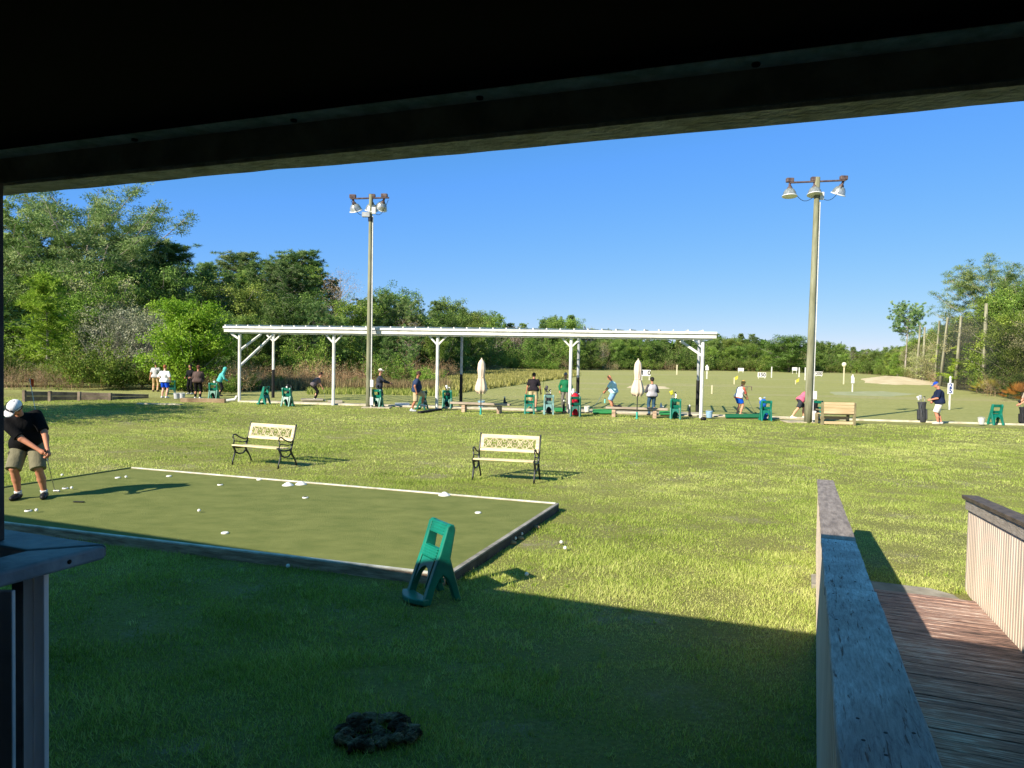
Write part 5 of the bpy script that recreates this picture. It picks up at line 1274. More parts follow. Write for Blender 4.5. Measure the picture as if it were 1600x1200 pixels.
for px, py, z, t_ in ((311, 797.5, GZ, 'lone golf ball in the middle of the green'), (197, 745, GZ, 'golf ball beside the far left marker'), (704, 822.5, GZ, 'golf ball on the green above the big bag stand'), (112, 762, GZ, 'golf ball at the cup near the putter'), (57, 797, GZ, 'golf ball beside the cup near the feet of the golfer'),
                      (877, 847, .02, 'golf ball in the grass right of the green, the nearer to the rail of two'), (883, 856, .02, 'golf ball in the grass right of the green, lower of two'), (823, 897, .02, 'golf ball in the grass right of the big bag stand'), (450, 884, .02, 'golf ball in the shaded grass below the border'),
                      (805, 841, .02, 'golf ball against the right edge of the green'), (815, 834, .02, 'second golf ball against the right edge of the green'), (97, 742, .02, 'golf ball on the grass behind the golfer')):
    ball(px, py, z, t_, .023)
b = at(123, 784, GZ); tag(MB().box((b.x, b.y, GZ), (.16, .05, .012)).build('black_pen', M_BLACKP, bevel=.004), 'thin dark strip lying on the green right of the golfer', 'strip')
for i, (px, py) in enumerate(((812, 843), (800, 850), (838, 826))):
    b = at(px, py); rr = random.Random(i); o = blob('stone', [('e', (0, 0, .02), (.045, .035, .028), None), ('e', (.03, .01, .015), (.03, .03, .02), None)], mat('tan_stone', 'b79a72', '8a7356', rough=.9, scale=20), None, .01, .02); o.location = b
    tag(o, ['tan stone at the right edge of the green among the balls', 'tan stone at the right edge of the green, nearest the big stand', 'tan stone at the right edge of the green, nearest the far corner'][i], 'stone')
# flag
b = at(55, 640); e = empty('flag_stick', 'thin leaning white flag stick with small orange flag behind the putting golfer', 'flag', tuple(b)); tp = ad(44, 592, b.y)-b; tp.y += .1
MB().tube([(0, 0, 0), tuple(tp)], .016, 6).build('stick', M_WHITE, e)
q = MB(); z = tp.z; w_ = .16
q.add([(tp.x-.02, tp.y, z+.02), (tp.x+w_*.9, tp.y+.03, z-.02), (tp.x+w_, tp.y, z-.30), (tp.x+.10, tp.y-.04, z-.33)]+[(tp.x-.02, tp.y+.01, z+.02), (tp.x+w_*.9, tp.y+.04, z-.02), (tp.x+w_, tp.y+.01, z-.30), (tp.x+.10, tp.y-.03, z-.33)], [(0, 1, 2, 3), (7, 6, 5, 4), (0, 4, 5, 1), (1, 5, 6, 2), (2, 6, 7, 3), (3, 7, 4, 0)])
q.build('flag', mat('orange_flag', 'ff5a1e', 'e84a12', rough=.7), e)

# ---- range signs, posts and flags
M_SIGN = mat('sign_white', 'efefec', 'e2e2de', rough=.5)
M_SBLUE = mat('sign_blue', '1d3f8c', rough=.5); M_SBLK = mat('sign_black', '202024', rough=.5)
def text_mesh(s, size, material, parent, loc, name='number', ext=.01):
    c = bpy.data.curves.new('t', 'FONT'); c.body = s; c.size = size; c.align_x = 'CENTER'; c.align_y = 'CENTER'; c.extrude = ext; c.offset = size*.025
    o = bpy.data.objects.new('t', c); COL.objects.link(o); dg = bpy.context.evaluated_depsgraph_get(); me = bpy.data.meshes.new_from_object(o.evaluated_get(dg)); bpy.data.objects.remove(o)
    me.materials.clear(); me.materials.append(material); n = bpy.data.objects.new(name, me); COL.objects.link(n); n.parent = parent; n.location = loc; n.rotation_euler = (math.pi/2, 0, 0); return n
def sign(px, ybase, D, y0, y1, wpx, txt, label, color=None, legs=2, group='white distance signs on the range'):
    b = ad(px, 600, D); b.z = 0; z0, z1 = zat(px, y1, D), zat(px, y0, D); w_ = wpx/FPX*D
    e = empty('distance_sign', label, 'sign', tuple(b), 0, group)
    MB().box((0, 0, (z0+z1)/2), (w_, .06, z1-z0)).build('board', M_SIGN, e, bevel=.01)
    for s_ in ((-1, 1) if legs == 2 else (0,)): MB().box((s_*w_*.38, .06, z0/2+.05), (.09, .05, z0+.1)).build('leg', M_WHITE, e)
    if txt: text_mesh(txt, (z1-z0)*1.02, color or M_SBLK, e, (0, -.036, (z0+z1)/2))
    return e
sign(1008.5, 590, 95, 578, 587.5, 15, '1  0', 'large white sign with dark figures right of the right umbrella')
sign(1190, 586, 120, 582, 589.5, 13, '150', 'white sign reading 150')
sign(1279, 584, 150, 580.5, 587, 11, '200', 'white sign reading 200 right of the right light pole')
sign(1157, 580, 190, 575, 580, 9, None, 'small white sign far off left of the 150 sign')
sign(1241, 580, 185, 574, 579, 8, None, 'small blank white sign far off left of the right light pole')
def stake(px, D, y0, wpx, m, label, head=None, name='range_post', cat='post'):
    b = ad(px, 600, D); b.z = 0; zt = zat(px, y0, D); w_ = wpx/FPX*D; e = empty(name, label, cat, tuple(b), 0, 'white posts on the range')
    MB().box((0, 0, zt/2), (w_, w_, zt)).build('shaft', m, e)
    if head == 'ball': MB().lathe([(.02, zt-.2), (.22, zt), (.3, zt+.2), (.22, zt+.42), (.02, zt+.5)], 12).build('lamp_globe', mat('globe', 'f2edc8', rough=.4), e, smooth=True)
    if head == 'box':
        MB().box((0, -.05, zt-.55), (w_*3.0, w_*2.2, .55)).build('box', M_WHITE, e, bevel=.04); MB().lathe([(w_*1.8, zt-.28), (.02, zt-.02)], 4).build('box_roof', M_WHITE, e)
    if head == 'flag': MB().add([(0, 0, zt), (.45, .03, zt+.25), (.4, .02, zt-.15), (0, .0, zt-.35)], [(0, 1, 2, 3)]).build('flag', mat('yellow_flag', 'e2d24a', rough=.8), e)
M_CREAMP = mat('cream_post', 'd9d2b0', rough=.8)
stake(1057, 140, 570, 1.6, M_CREAMP, 'cream post in front of the far wood left of the last shelter post'); stake(1104, 110, 570, 1.6, M_WHITE, 'white post just right of the last shelter post', 'box')
stake(1205, 130, 573, 1.3, M_WHITE, 'white post right of the 150 sign'); stake(1248, 140, 574, 1.3, M_WHITE, 'white post left of the right light pole, the farther one'); stake(1257.5, 115, 574, 1.3, M_WHITE, 'white post left of the right light pole, the nearer one')
stake(1318, 95, 572, 1.5, M_CREAMP, 'yellowish post with a pale globe on top', 'ball'); stake(1332, 68, 585, 1.5, M_WHITE, 'white post with a white box near its top', 'box')
stake(1147, 85, 590, 1.4, M_CREAMP, 'short post with yellow flag above the blonde golfer', 'flag'); stake(1243, 90, 594, 1.0, M_CREAMP, 'short post with yellow flag left of the right light pole', 'flag')
stake(1112.5, 58, 602, 1.7, M_CREAMP, 'short cream stake in the range right of the last shelter post'); stake(849, 45, 590, .6, mat('yellow_rod', 'c9cc4a', rough=.6), 'thin yellow rod standing by the black polo golfer'); 
q_ = at(1167, 610); e = empty('target_rail', 'low brown rail frame in the range behind the blonde golfer', 'rail frame', tuple(q_)); zt = .35
MB().bar((-.45, 0, .33), (.45, 0, .33), .05, .05).build('top_bar', M_RUST, e); 
for s_ in (-1, 0, 1): MB().box((s_*.42, 0, .16), (.05, .05, .34)).build('leg', M_RUST, e)
# the 25 sign
b = at(1483, 640); D = b.y; e = empty('distance_sign', 'upright white sign with a blue 2 above a blue 5 behind the blue capped man', 'sign', tuple(b), 0, 'white distance signs on the range')
z0, z1 = zat(1483, 615.5, D), zat(1483, 598.5, D); w_ = 8.6/FPX*D
MB().box((0, 0, (z1+.28)/2), (.09, .05, z1+.28)).build('leg', M_WHITE, e); MB().box((0, -.045, (z0+z1)/2), (w_, .03, z1-z0)).build('board', M_SIGN, e, bevel=.005)
MB().lathe([(.05, z1+.28), (.07, z1+.33), (.02, z1+.40)], 10).build('finial', M_WHITE, e)
text_mesh('2', (z1-z0)*.60, M_SBLUE, e, (0, -.064, z1-(z1-z0)*.27)); text_mesh('5', (z1-z0)*.60, M_SBLUE, e, (0, -.064, z0+(z1-z0)*.27))

# ---- safety net on leaning poles at the right
M_NPOLE = mat('net_pole', '97957e', '6f6e58', rough=.9, scale=2, stretch=(2, 2, .4))
def net_material():
    m = bpy.data.materials.new('dark_netting'); m.use_nodes = True; t = m.node_tree; N = t.nodes; Lk = t.links
    b = N['Principled BSDF']; b.inputs['Base Color'].default_value = srgb('23262a'); b.inputs['Roughness'].default_value = .9
    tc = N.new('ShaderNodeTexCoord'); n = N.new('ShaderNodeTexNoise'); n.inputs['Scale'].default_value = .25; Lk.new(tc.outputs['Object'], n.inputs['Vector'])
    r = N.new('ShaderNodeMapRange'); r.inputs[1].default_value = .3; r.inputs[2].default_value = .7; r.inputs[3].default_value = .34; r.inputs[4].default_value = .62
    Lk.new(n.outputs[0], r.inputs[0]); Lk.new(r.outputs[0], b.inputs['Alpha']); return m
M_NET = net_material()
np_ = [(1431, 580, 1438, 508, 130), (1441, 585, 1445, 511, 120), (1461, 588, 1468, 501, 108), (1469, 599, 1481, 496, 95), (1493, 608, 1502, 494, 82), (1537, 603, 1541, 474, 72), (1598, 622, 1640, 470, 56)]
nets_ = []
ordn = ['farthest', 'second farthest', 'third farthest', 'fourth farthest', 'third nearest', 'tall second nearest', 'nearest']
for i, (bx, by, tx, ty, D) in enumerate(np_):
    b = ad(bx, 600, D); b.z = 0; t_ = ad(tx, ty, D); nets_.append((b, t_))
    e = empty('net_pole', 'wooden net pole at the right of the range, the %s one' % ordn[i], 'pole', tuple(b), 0, 'wooden poles of the safety net')
    MB().tube([(0, 0, 0), tuple((t_-b)*.5), tuple(t_-b)], [.22, .19, .14] if D > 70 else [.18, .15, .12], 9).build('pole_shaft', M_NPOLE, e, smooth=True)
ne = empty('safety_net', 'dark sagging safety net hung between the leaning poles at the right', 'net', (0, 0, 0))
for i in range(2, 6):
    (b0, t0), (b1, t1) = nets_[i], nets_[i+1]; V = []; Fc = []; n = 8; m_ = 6
    k0 = 1.0 if i != 5 else .72; 
    for a in range(n+1):
        for c in range(m_+1):
            u, v = a/n, c/m_; p = (b0.lerp(b1, u)).lerp(t0.lerp(t1, u)*k0, v); p = p+Vector((0, math.sin(math.pi*u)*.6*math.sin(math.pi*v), -math.sin(math.pi*u)*.8*v)); p.z = max(p.z, .02); V.append(tuple(p))
    for a in range(n):
        for c in range(m_): k = a*(m_+1)+c; Fc.append((k, k+m_+1, k+m_+2, k+1))
    mesh_obj('net_panel', V, Fc, M_NET, ne)

# ================================================================ PEOPLE
def V3(*a): return np.array(a, float)
def ik(a, t, l1, l2, hint):
    a = np.array(a, float); t = np.array(t, float); d = t-a; L = np.linalg.norm(d); L2 = min(L, (l1+l2)*.995); d /= L+1e-9; t = a+d*L2
    x = (l1*l1-l2*l2+L2*L2)/(2*L2); h_ = math.sqrt(max(0, l1*l1-x*x)); hv = np.array(hint, float); hv -= d*(hv@d); hv /= np.linalg.norm(hv)+1e-9
    return a+d*x+hv*h_, t
SKIN = lambda c: mat('skin_'+c, c, None, rough=.6, scale=4, spec=.3)
def cloth(c, c2=None): return mat('cloth_'+c+(c2 or ''), c, c2, rough=.85, scale=7, bump=1.0, bscale=11, spec=.1, stretch=(1, 1, .6))
def person(px, py, face, label, height=1.75, arm=1.0, yoff=0.0, z=0.0, build=1.0, lean=5, side=0, twist=0, headp=5, heady=0, hipz=.93, hips=(0, 0), hands=None, feet=None, elbow=None,
           shirt='333333', sleeve=.55, pants='c8b48a', plen=.55, shoes='dddddd', skin='c98f70', hair='4a3426', hairstyle='short', cap=None, capback=False, hood=None, vest=None, h=.017,
           belt=None, gloves=None, socks=None, skirt=False, fcurl=.6, brim=True, belly=0.0, loc=None):
    s = height/1.75; b = at(px, py, z) if loc is None else Vector(loc)
    e = empty('person', label, 'person', (b.x, b.y+yoff, z), R(face), 'golfers at the range' if h > .012 else None)
    if 'group' in e.keys() and h <= .012: del e['group']
    ln, sd_ = R(lean), R(side); up = V3(math.sin(sd_), math.sin(ln), math.cos(ln)*math.cos(sd_)); up /= np.linalg.norm(up)
    tw = R(twist); rx = V3(math.cos(tw), math.sin(tw), 0); rx = rx-up*(rx@up); rx /= np.linalg.norm(rx); fw = np.cross(up, rx)
    P = V3(hips[0], hips[1], hipz); N_ = P+up*.50; C_ = P+up*.30
    hp = R(lean*.55+headp); hy = R(heady); hup = V3(math.sin(sd_)*.7, math.sin(hp), math.cos(hp)); hup /= np.linalg.norm(hup)
    fwd0 = V3(-math.sin(hy+tw*.5), math.cos(hy+tw*.5), 0); hf = fwd0-hup*(fwd0@hup); hf /= np.linalg.norm(hf); hr = np.cross(hf, hup)
    Hc = N_+up*.05+hup*.15; Rm = np.stack([hr, hf, hup], 1)
    sh_ = {-1: N_-up*.075-rx*.185*build**.5, 1: N_-up*.075+rx*.185*build**.5}
    hj = {-1: P-V3(.095, 0, .02), 1: P+V3(.095, 0, -.02)}
    feet = feet or [(-.12, 0, 0), (.12, 0, 0)]; FT = {-1: np.array(feet[0], float), 1: np.array(feet[1], float)}
    hands = hands or [None, None]
    HT = {}
    for k, hd in zip((-1, 1), hands):
        HT[k] = np.array(hd, float) if hd is not None else sh_[k]+V3(k*.06*build, .06, -.50)
    el = elbow or [(-.6, -.8, -.2), (.6, -.8, -.2)]
    body = []; Bw = build
    body += [('c', hj[-1]+V3(0, 0, .05), hj[1]+V3(0, 0, .05), .115*Bw, .115*Bw), ('c', P+up*.06, C_, .125*Bw, .135*Bw), ('c', C_-rx*.07, C_+rx*.07, .115*Bw, .115*Bw), ('c', N_-up*.10-rx*.13, N_-up*.10+rx*.13, .07, .07)]
    if belly: body.append(('e', P+up*.14+fw*.09, (.15*Bw, .10+belly, .15), None))
    body += [('c', N_-up*.03, N_+up*.09+hup*.02, .058, .052), ('e', Hc+hup*.02, (.078, .096, .112), Rm, .02), ('e', Hc-hup*.045+hf*.025, (.058, .068, .065), Rm, .02),
             ('c', Hc+hf*.092+hup*.01, Hc+hf*.112-hup*.018, .012, .016, .012)]
    for k in (-1, 1): body.append(('e', Hc+hr*(.078*k)-hup*.003, (.012, .022, .033), Rm, .01))
    body.append(('c', Hc+hf*.092-hup*.052-hr*.02, Hc+hf*.092-hup*.052+hr*.02, .008, .008, .01))
    J = {}; fing = MB()
    for k in (-1, 1):
        E_, W_ = ik(sh_[k], HT[k], .29*arm, .26*arm, el[0 if k < 0 else 1]); ad_ = (W_-E_)/np.linalg.norm(W_-E_)
        J[k] = (E_, W_, ad_)
        body += [('c', sh_[k], E_, .052*Bw**.6, .043*Bw**.5, .03), ('c', E_, W_, .042*Bw**.5, .028, .015)]
        pn = np.cross(ad_, V3(0, 0, 1) if abs(ad_[2]) < .8 else V3(0, 1, 0)); pn /= np.linalg.norm(pn); pw = np.cross(ad_, pn)
        Pm = W_+ad_*.055; body.append(('c', W_+ad_*.02, W_+ad_*.085, .028, .036, .012))
        inward = V3(-k, 0, 0); inward -= ad_*(inward@ad_); inward = inward/(np.linalg.norm(inward)+1e-6); acr = np.cross(ad_, inward)
        for j, (o_, L_) in enumerate(((-.030, .062), (-.010, .074), (.010, .070), (.028, .055))):
            b0 = W_+ad_*.085+acr*o_; b1 = b0+ad_*L_*.5+inward*L_*.22*fcurl; b2 = b1+ad_*L_*.30*(1-fcurl*.7)+inward*L_*.45*fcurl; b3 = b2-ad_*L_*.2*fcurl+inward*L_*.3*fcurl+ad_*L_*.15*(1-fcurl)
            fing.tube([b0-ad_*.02, b0, b1, b2, b3], [.011, .011, .010, .009, .007], 6)
        t0 = W_+ad_*.03-acr*.028; fing.tube([t0, t0-acr*.022+inward*.015+ad_*.02, t0-acr*.018+inward*.035+ad_*.045, t0-acr*.008+inward*.045+ad_*.062], [.014, .012, .011, .008], 6)
    K = {}
    for k in (-1, 1):
        f_ = FT[k]; ank = f_+V3(0, -.03, .085); Kn, A_k = ik(hj[k], ank, .43, .43, (k*.15, 1, 0)); K[k] = (Kn, A_k)
        body += [('c', hj[k], Kn, .088*Bw**.7, .058*Bw**.4, .03), ('c', Kn, Kn*.55+A_k*.45+V3(0, -.02, 0), .054*Bw**.4, .056*Bw**.4, .02), ('c', Kn*.55+A_k*.45+V3(0, -.02, 0), A_k, .055*Bw**.4, .036, .02),
                 ('c', A_k+V3(0, .0, -.03), A_k+V3(k*.03, .13, -.055), .035, .028, .02)]
    sc_ = lambda prims: [tuple([p[0]]+[np.array(q)*s if isinstance(q, np.ndarray) and q.ndim == 1 else (tuple(v*s for v in q) if isinstance(q, tuple) else (q*s if isinstance(q, float) and i in (3, 4) and p[0] == 'c' else q)) for i, q in enumerate(p[1:], 1)]) if p[0] != 'cut' else ('cut', np.array(p[1])*s, p[2]) for p in prims]
    for i_ in range(len(fing.v)): fing.v[i_] = fing.v[i_]*s
    blob('body', sc_(body), SKIN(skin), e, h, .03, extra=fing)
    # shirt
    if shirt:
        sp = [('c', P-up*.02-rx*.095, P-up*.02+rx*.095, .138*Bw+.016, .138*Bw+.016), ('c', P+up*.06, C_, .14*Bw+.01, .15*Bw+.008, .06), ('c', C_-rx*.075, C_+rx*.075, .128*Bw, .128*Bw, .05), ('c', N_-up*.095-rx*.14, N_-up*.095+rx*.14, .086, .086, .05), ('c', N_-up*.05, N_-up*.0, .085, .068)]
        if belly: sp.append(('e', P+up*.13+fw*.09, (.165*Bw, .115+belly, .17), None, .05))
        sp.append(('cut', P-up*.09, -up)); sp.append(('cut', N_+up*.012, up)) if not hood else None
        sp2 = []
        for k in (-1, 1):
            E_, W_, ad_ = J[k]
            if sleeve <= 0: continue
            if sleeve < 1: tgt = sh_[k]+(E_-sh_[k])*min(1, sleeve*1.5); sp2.append(('c', sh_[k], tgt, .076*Bw**.5, .070*Bw**.5, .035, True))
            else: sp2 += [('c', sh_[k], E_, .070*Bw**.5, .056*Bw**.3, .035), ('c', E_, W_-ad_*.01, .056*Bw**.3, .040, .02, True)]
        if hood: sp2.append(('e', Hc+hup*.015-hf*.02, (.105, .112, .132), Rm, .03)); sp2.append(('c', N_-up*.02, Hc-hup*.05, .09, .085, .03))
        allp = sp+sp2
        # the cuts must act on the torso only, so put the sleeves after them
        blob('shirt', sc_(allp), cloth(shirt), e, h, .03)
    if vest: blob('vest', sc_([('c', P+up*.0-rx*.1, P+up*.0+rx*.1, .15*Bw+.02, .15*Bw+.02), ('c', P+up*.06, C_, .152*Bw+.02, .16*Bw+.015, .06), ('c', C_-rx*.08, C_+rx*.08, .142*Bw+.012, .142*Bw+.012, .06), ('c', N_-up*.09-rx*.10, N_-up*.09+rx*.10, .096, .096, .05), ('cut', P-up*.06, -up), ('cut', N_+up*.015, up)]), cloth(vest), e, h, .03)
    # trousers or shorts
    pp_ = [('c', hj[-1]+V3(0, 0, .05), hj[1]+V3(0, 0, .05), .126*Bw, .126*Bw, .04), ('c', P, P+up*.08, .13*Bw, .13*Bw, .04)]
    for k in (-1, 1):
        Kn, A_k = K[k]
        if plen < 1:
            tgt = hj[k]+(Kn-hj[k])*min(1.08, plen*2); w0 = .112*Bw**.7; pp_.append(('c', hj[k]+V3(0, 0, .0), tgt, w0, .098*Bw**.6 if plen > .35 else w0, .035, True))
        else: pp_ += [('c', hj[k], Kn, .106*Bw**.7, .076*Bw**.4, .035), ('c', Kn, A_k+V3(0, 0, -.005), .074*Bw**.4, .058, .02, True)]
    if skirt: pp_.append(('c', P-V3(0, 0, .02), P-V3(0, 0, .28), .15, .17, .04, True))
    pp_.insert(2, ('cut', P+up*.05, up))
    blob('shorts' if plen < 1 and not skirt else 'trousers', sc_(pp_), cloth(pants), e, h, .03)
    if belt: MB().lathe([(.14*Bw*s, -.02*s), (.145*Bw*s, -.018*s), (.145*Bw*s, .018*s), (.14*Bw*s, .02*s)], 18, tuple((P+up*.075)*s), sy=.92).build('belt', cloth(belt), e)
    for k in (-1, 1):
        Kn, A_k = K[k]; f_ = FT[k]; o_ = f_
        sp = [('c', o_+V3(0, -.07, .05), o_+V3(k*.015, .06, .045), .045, .048, .02), ('c', o_+V3(k*.015, .06, .042), o_+V3(k*.03, .15, .038), .048, .038, .02), ('c', o_+V3(0, -.05, .05), A_k, .042, .045, .02), ('cut', o_+V3(0, 0, .0), (0, 0, -1)), ('cut', A_k+V3(0, 0, .02), (0, 0, 1))]
        blob('shoe', sc_(sp), mat('shoe_'+shoes, shoes, None, rough=.55), e, min(h, .014), .02)
        if socks: blob('sock', sc_([('c', A_k-V3(0, 0, .02), A_k+(Kn-A_k)*socks[1], .044, .05*Bw**.4+.008*0, .01, True)]), cloth(socks[0]), e, min(h, .014), .01)
    hh = min(h, .013)
    if hairstyle != 'bald' and not hood:
        hp_ = [('e', Hc+hup*.03-hf*.012, (.088, .104, .112), Rm, .02)]
        if hairstyle == 'long': hp_ += [('c', Hc-hf*.05, Hc-hf*.07-hup*.12, .07, .06, .03)]
        if hairstyle == 'bun': hp_ += [('e', Hc+hup*.14-hf*.04, (.04, .04, .04), Rm, .015)]
        if hairstyle == 'full': hp_[0] = ('e', Hc+hup*.03-hf*.012, (.100, .114, .125), Rm, .02)
        # cut the face free: keep what lies behind a slanted plane
        hp_.append(('cut', Hc+hf*.045+hup*.02, hf*.9-hup*.45))
        blob('hair', sc_(hp_), mat('hair_'+hair, hair, None, rough=.7, scale=30), e, hh, .02)
    if cap:
        cf = -1 if capback else 1; cm = cloth(cap)
        cp = [('e', Hc+hup*.045-hf*.005, (.094, .108, .098), Rm, .02), ('cut', Hc+hup*.045, -hup+hf*.05)]
        blob('cap', sc_(cp), cm, e, hh, .02)
        if brim: blob('cap_brim', sc_([('e', Hc+hup*.052+hf*.115*cf, (.072, .075, .012), Rm, .01), ('cut', Hc+hup*.045+hf*.06*cf, -hf*cf)]), cm, e, min(hh, .009), .01)
        else: blob('cap_brim', sc_([('e', Hc+hup*.045, (.15, .155, .014), Rm, .01)]), cm, e, min(hh, .009), .01)
    def world(p): return Matrix.Translation((b.x, b.y+yoff, z)) @ Matrix.Rotation(R(face), 4, 'Z') @ Vector(tuple(np.array(p)*s))
    return e, world, J, K, Hc
M_SHAFT = mat('steel_shaft', 'b9bcc0', rough=.25, metal=.8); M_GRIP = mat('rubber_grip', '222222', rough=.8)
def club(g, head, label, kind='iron', r_=.007, up_=.18):
    g = Vector(g); head = Vector(head); d = (head-g).normalized(); top = g-d*up_
    e = empty('golf_club', label, 'golf club', tuple(head)); q = lambda v: v-head
    MB().tube([q(top), q(g+d*.10)], [.015, .012], 8).build('grip', M_GRIP, e, smooth=True)
    MB().tube([q(g+d*.10), q(head)], [r_, r_*.75], 6).build('shaft', M_SHAFT, e, smooth=True)
    if kind == 'putter': MB().box((.035, -.01, .016), (.10, .028, .03)).build('head', mat('putter_head', 'c8cacc', rough=.3, metal=.6), e, bevel=.006)
    elif kind == 'wood': blob('head', [('e', (.02, 0, .03), (.055, .06, .032), None)], M_GRIP, e, .01, .01)
    else: MB().box((.03, 0, .025), (.075, .02, .05)).build('head', mat('iron_head', '9a9da0', rough=.3, metal=.8), e, bevel=.008)

# the putting golfer in front, turned to the camera
GB = at(43, 779, GZ-.012)
pe, W_, J, K, Hc = person(48, 779, 196, 'putting golfer in black polo, khaki cargo shorts and white cap bending over his putter', height=1.80, z=GZ-.012, build=1.16, lean=35, arm=1.1, side=3, twist=30, headp=40, heady=-30, hipz=.88, hips=(.05, -.08),
    hands=[(-.33, .36, .79), (-.28, .38, .73)], feet=[(-.175, 0, 0), (.165, .03, 0)], elbow=[(-.8, .0, -.2), (.6, .3, -.6)], shirt='141416', sleeve=.60, pants='7d7a64', plen=.53, shoes='1b1c1e', skin='c98a6c', hair='3a2c24', cap='e9eaee', h=.0085, belly=.05, fcurl=.95, socks=('e8e8e8', .10))
mx = pe.matrix_basis
s_ = 1.80/1.75; gm = J[-1][1]+J[-1][2]*.09; gm2 = J[1][1]+J[1][2]*.09
g_world = W_((gm+gm2)/2); hd = at(86, 768.5, GZ-.01)
club(g_world, hd, 'steel putter held by the bending golfer on the green', 'putter', .0085, .12)
rot_ = Matrix.Rotation(R(196), 3, 'Z')
# sunglasses resting on the brim and belt pouch of the shorts
def on_head(name, pts_, r_, m, parent): q = MB(); q.tube([Vector(tuple(np.array(p)*s_)) for p in pts_], r_, 6); return q.build(name, m, parent)
hp = R(35*.55+40); hup = V3(math.sin(R(3))*.7, math.sin(hp), math.cos(hp)); hup /= np.linalg.norm(hup); f0 = V3(-math.sin(R(-30+15)), math.cos(R(-30+15)), 0); hf = f0-hup*(f0@hup); hf /= np.linalg.norm(hf); hr = np.cross(hf, hup)
sg = empty('sunglasses', 'dark sunglasses resting on the white cap of the putting golfer', 'sunglasses', tuple(pe.location), R(196))
for k in (-1, 1):
    blob('lens', [('e', (Hc+hup*.088+hf*.098+hr*.036*k)*s_, (.034, .014, .018), np.stack([hr, hf, hup], 1), .01)], mat('dark_lens', '15161a', rough=.2, spec=.6), sg, .006, .01)
    on_head('temple', [Hc+hup*.09+hf*.09+hr*.07*k, Hc+hup*.085+hr*.100*k, Hc+hup*.07-hf*.04+hr*.098*k], .005, mat('dark_lens', '15161a'), sg)
# cargo pockets
for k in (-1, 1):
    mid = (K[k][0]*.55+(V3(.02+.095*k, -.10, .85))*.45); MB().box(tuple((mid+V3(.105*k, 0, .0))*s_), (.035, .15, .17)).build('cargo_pocket', cloth('6f6c58'), pe, bevel=.012)

G = 'golfer '
person(243, 612, 8, 'golfer in light grey shirt and khaki trousers behind the one in blue shorts', 1.78, lean=4, shirt='b9b9bd', sleeve=.5, pants='c3a579', plen=1, shoes='3a3a3c', skin='c79274', hair='4a4038', cap='5a5a5c', hands=[(-.32, .02, .80), (.30, .12, .85)])
person(257, 622, -6, 'golfer in white shirt and bright blue shorts standing by the two buckets', 1.74, lean=3, shirt='f2f2ee', sleeve=.7, pants='1a4fd0', plen=.40, shoes='e8e8e6', skin='dfae98', hair='9a5a3a', build=1.08, hands=[(-.26, .15, .95), (.26, .12, .92)])
person(298, 616, 160, 'golfer in black with dark hair partly hidden behind the brown jacket golfer', 1.72, lean=3, shirt='1c1c20', sleeve=1, pants='1a1a1d', plen=1, shoes='c8c8c8', skin='b98468', hair='1d1816', hairstyle='long', hands=[(-.2, .22, 1.0), (.2, .22, 1.0)])
person(309, 623, 5, 'golfer in brown jacket, black trousers and brown hat seen from behind', 1.75, lean=6, shirt='564845', sleeve=1, pants='19191c', plen=1, shoes='e0e0de', skin='b98468', hair='6a4334', cap='6e4a3c', brim=False, build=1.12, hands=[(-.2, .28, .95), (.2, .28, .95)], vest='5c4d49')
person(343, 619, -70, 'golfer in turquoise hooded top and black trousers bending at the leftmost stand', 1.72, lean=24, headp=15, hipz=.90, shirt='5fc0bb', sleeve=1, pants='222428', plen=1, shoes='2a2a2c', skin='c79274', hood=True, hands=[(-.12, .42, .85), (.12, .45, .88)])
e_, w1, J1, K1, H1 = person(493, 625, -72, 'woman in grey tee and black leggings bending forward with dark hair tied up', 1.68, lean=40, headp=5, hipz=.86, hips=(0, -.14), shirt='6e666c', sleeve=.55, pants='1b1b1e', plen=1, shoes='ededed', skin='d79c80', hair='38201c', hairstyle='bun', hands=[(-.06, .42, .62), (.06, .42, .58)], elbow=[(-.6, -.4, -.2), (.6, -.4, -.2)], build=1.05)
club(w1((J1[-1][1]+J1[1][1])/2+V3(0, .06, -.06)), at(508, 627, .03), 'golf club held low by the bending woman in grey', up_=.12)
person(587, 637, -85, 'golfer in charcoal pullover, grey shorts and white cap behind the left light pole', 1.82, yoff=.9, lean=3, shirt='3c3f4a', sleeve=1, pants='6b6e78', plen=.5, shoes='2a2a2c', skin='cf967a', hair='5a4a40', cap='f0e8dc', hands=[(-.15, .45, 1.08), (.15, .50, 1.10)])
person(649, 643, -80, 'man in navy tee and khaki shorts stepping up beside the dark green stand', 1.80, lean=8, headp=12, shirt='33415f', sleeve=.55, pants='c2b08e', plen=.55, shoes='b8bcc0', skin='b57a5e', hair='4a342c', cap='4c3a34', build=1.15, belly=.05, hands=[(-.22, .22, .92), (.26, .02, .86)], feet=[(-.1, .32, .20), (.1, -.14, 0)], socks=('e0e0e0', .12))
person(833, 639, -4, 'man in black polo and khaki shorts seen from behind the empty stand', 1.82, lean=16, headp=26, hipz=.92, shirt='2a262c', sleeve=.55, pants='cdb990', plen=.56, shoes='2a2a2c', skin='bf8468', hair='3a2a24', cap='2a2226', build=1.14, hands=[(-.34, .22, .80), (.34, .18, .78)], gloves=1, belt='3a3a40')
person(884, 641, 170, 'man in green sweater, grey trousers and pale cap facing the camera behind the fourth post', 1.80, yoff=.5, lean=2, shirt='23704c', sleeve=1, pants='757068', plen=1, shoes='3a3a3c', skin='c08a6c', hair='5a4a40', cap='8a8682', hands=[(-.28, .10, .86), (.26, .12, .88)])
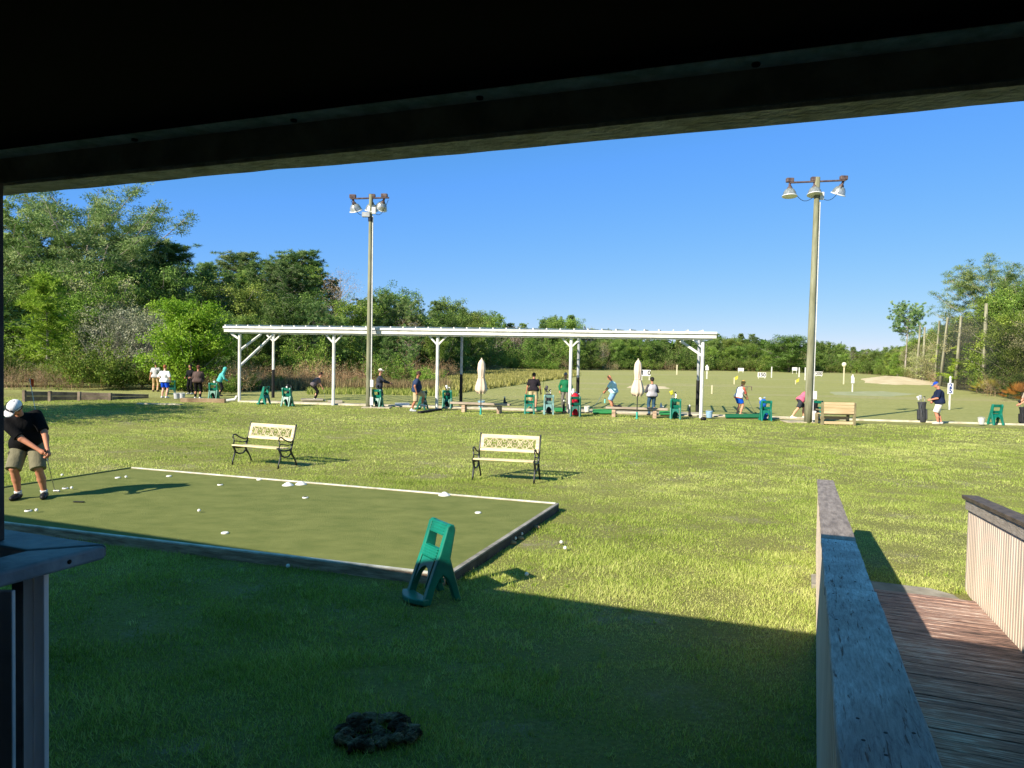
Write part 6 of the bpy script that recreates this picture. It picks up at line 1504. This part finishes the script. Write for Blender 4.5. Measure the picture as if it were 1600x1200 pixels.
e_, w2, J2, K2, H2 = person(957, 641, 72, 'heavy bald golfer in pale blue polo and light blue shorts holding a club low', 1.80, lean=16, headp=28, hipz=.90, hips=(0, -.06), shirt='bfe6ee', sleeve=.6, pants='8fb4dc', plen=.5, shoes='3a3a3c', skin='d98c6c', hairstyle='bald', build=1.22, belly=.07, hands=[(-.02, .46, .80), (.10, .42, .84)], elbow=[(-.6, -.2, -.4), (.6, -.2, -.4)])
club(w2((J2[-1][1]+J2[1][1])/2+V3(0, .08, -.05)), at(923, 645, .05), 'long club held out to the left by the bald golfer in pale blue', 'wood', .009, .1)
person(1018, 649, 10, 'golfer in grey jacket, pale vest and jeans behind the right plank bench', 1.72, lean=2, shirt='4c4c54', sleeve=1, pants='3c5a72', plen=1, shoes='2a2a2c', skin='c08a6c', hair='2a2422', cap='26262a', vest='b4b2b8', hands=[(-.16, .24, 1.10), (.16, .24, 1.10)])
e_, w3, J3, K3, H3 = person(1155, 649, -68, 'blonde golfer in white top, coral sleeves and bright blue shorts on the right mat', 1.70, lean=20, headp=20, hipz=.90, hips=(0, -.08), shirt='e8765e', sleeve=.75, vest='f4f2f4', pants='1560d8', plen=.36, shoes='d49a84', skin='dd9a7a', hair='d8a85c', hairstyle='full', hands=[(-.03, .42, .78), (.06, .44, .80)], elbow=[(-.6, -.2, -.4), (.6, -.2, -.4)], build=.98)
club(w3((J3[-1][1]+J3[1][1])/2+V3(0, .08, -.05)), at(1180, 646, .05), 'club held out low by the blonde golfer', 'wood', .009, .1)
person(1268, 657, -78, 'golfer in pink shirt bending behind the foot of the right light pole', 1.72, yoff=.9, lean=48, headp=-6, hipz=.88, hips=(-.0, -.18), shirt='e0708a', sleeve=.55, pants='3c4046', plen=.45, shoes='f0f0ee', skin='e0a684', hair='4a3a32', hands=[(-.10, .50, .72), (.12, .50, .70)], feet=[(-.1, .1, 0), (.1, -.62, .02)])
person(1467, 663, 68, 'heavy man in navy polo, white shorts and bright blue cap looking down', 1.83, lean=7, headp=28, shirt='222c46', sleeve=.62, pants='e9e3d8', plen=.52, shoes='c8c4be', skin='d88f74', hair='8a8078', cap='2450c0', build=1.25, belly=.10, hands=[(-.14, .34, 1.0), (.22, .22, .92)], feet=[(-.1, .08, 0), (.1, -.06, 0)])
person(1606, 664, 80, 'person at the right edge reaching for the handle of the black bag', 1.75, lean=8, shirt='c9b8a4', sleeve=.5, pants='5a5e66', plen=.5, shoes='d8d8d6', skin='d09478', hair='5a4638', hands=[(-.1, .36, .92), (.14, .34, .90)])

# ---------------------------------------------------------------- labels that repeat get their place among their likes
def ordinals():
    roots = [o for o in bpy.data.objects if o.parent is None and 'label' in o.keys()]
    from collections import defaultdict
    g = defaultdict(list)
    for o in roots: g[o['label']].append(o)
    words = ['leftmost', 'second', 'third', 'fourth', 'fifth', 'sixth', 'seventh', 'eighth', 'ninth', 'tenth', 'eleventh', 'twelfth', 'thirteenth', 'fourteenth', 'fifteenth', 'sixteenth', 'seventeenth', 'eighteenth', 'nineteenth', 'twentieth',
             'twenty-first', 'twenty-second', 'twenty-third', 'twenty-fourth', 'twenty-fifth', 'twenty-sixth', 'twenty-seventh', 'twenty-eighth', 'twenty-ninth', 'thirtieth']
    for lab, os_ in g.items():
        if len(os_) < 2: continue
        os_.sort(key=lambda o: o.location.x/max(1, o.location.y))
        for i, o in enumerate(os_): o['label'] = (lab+', leftmost') if i == 0 else (lab+', '+words[min(i, 29)]+' from left')
ordinals()
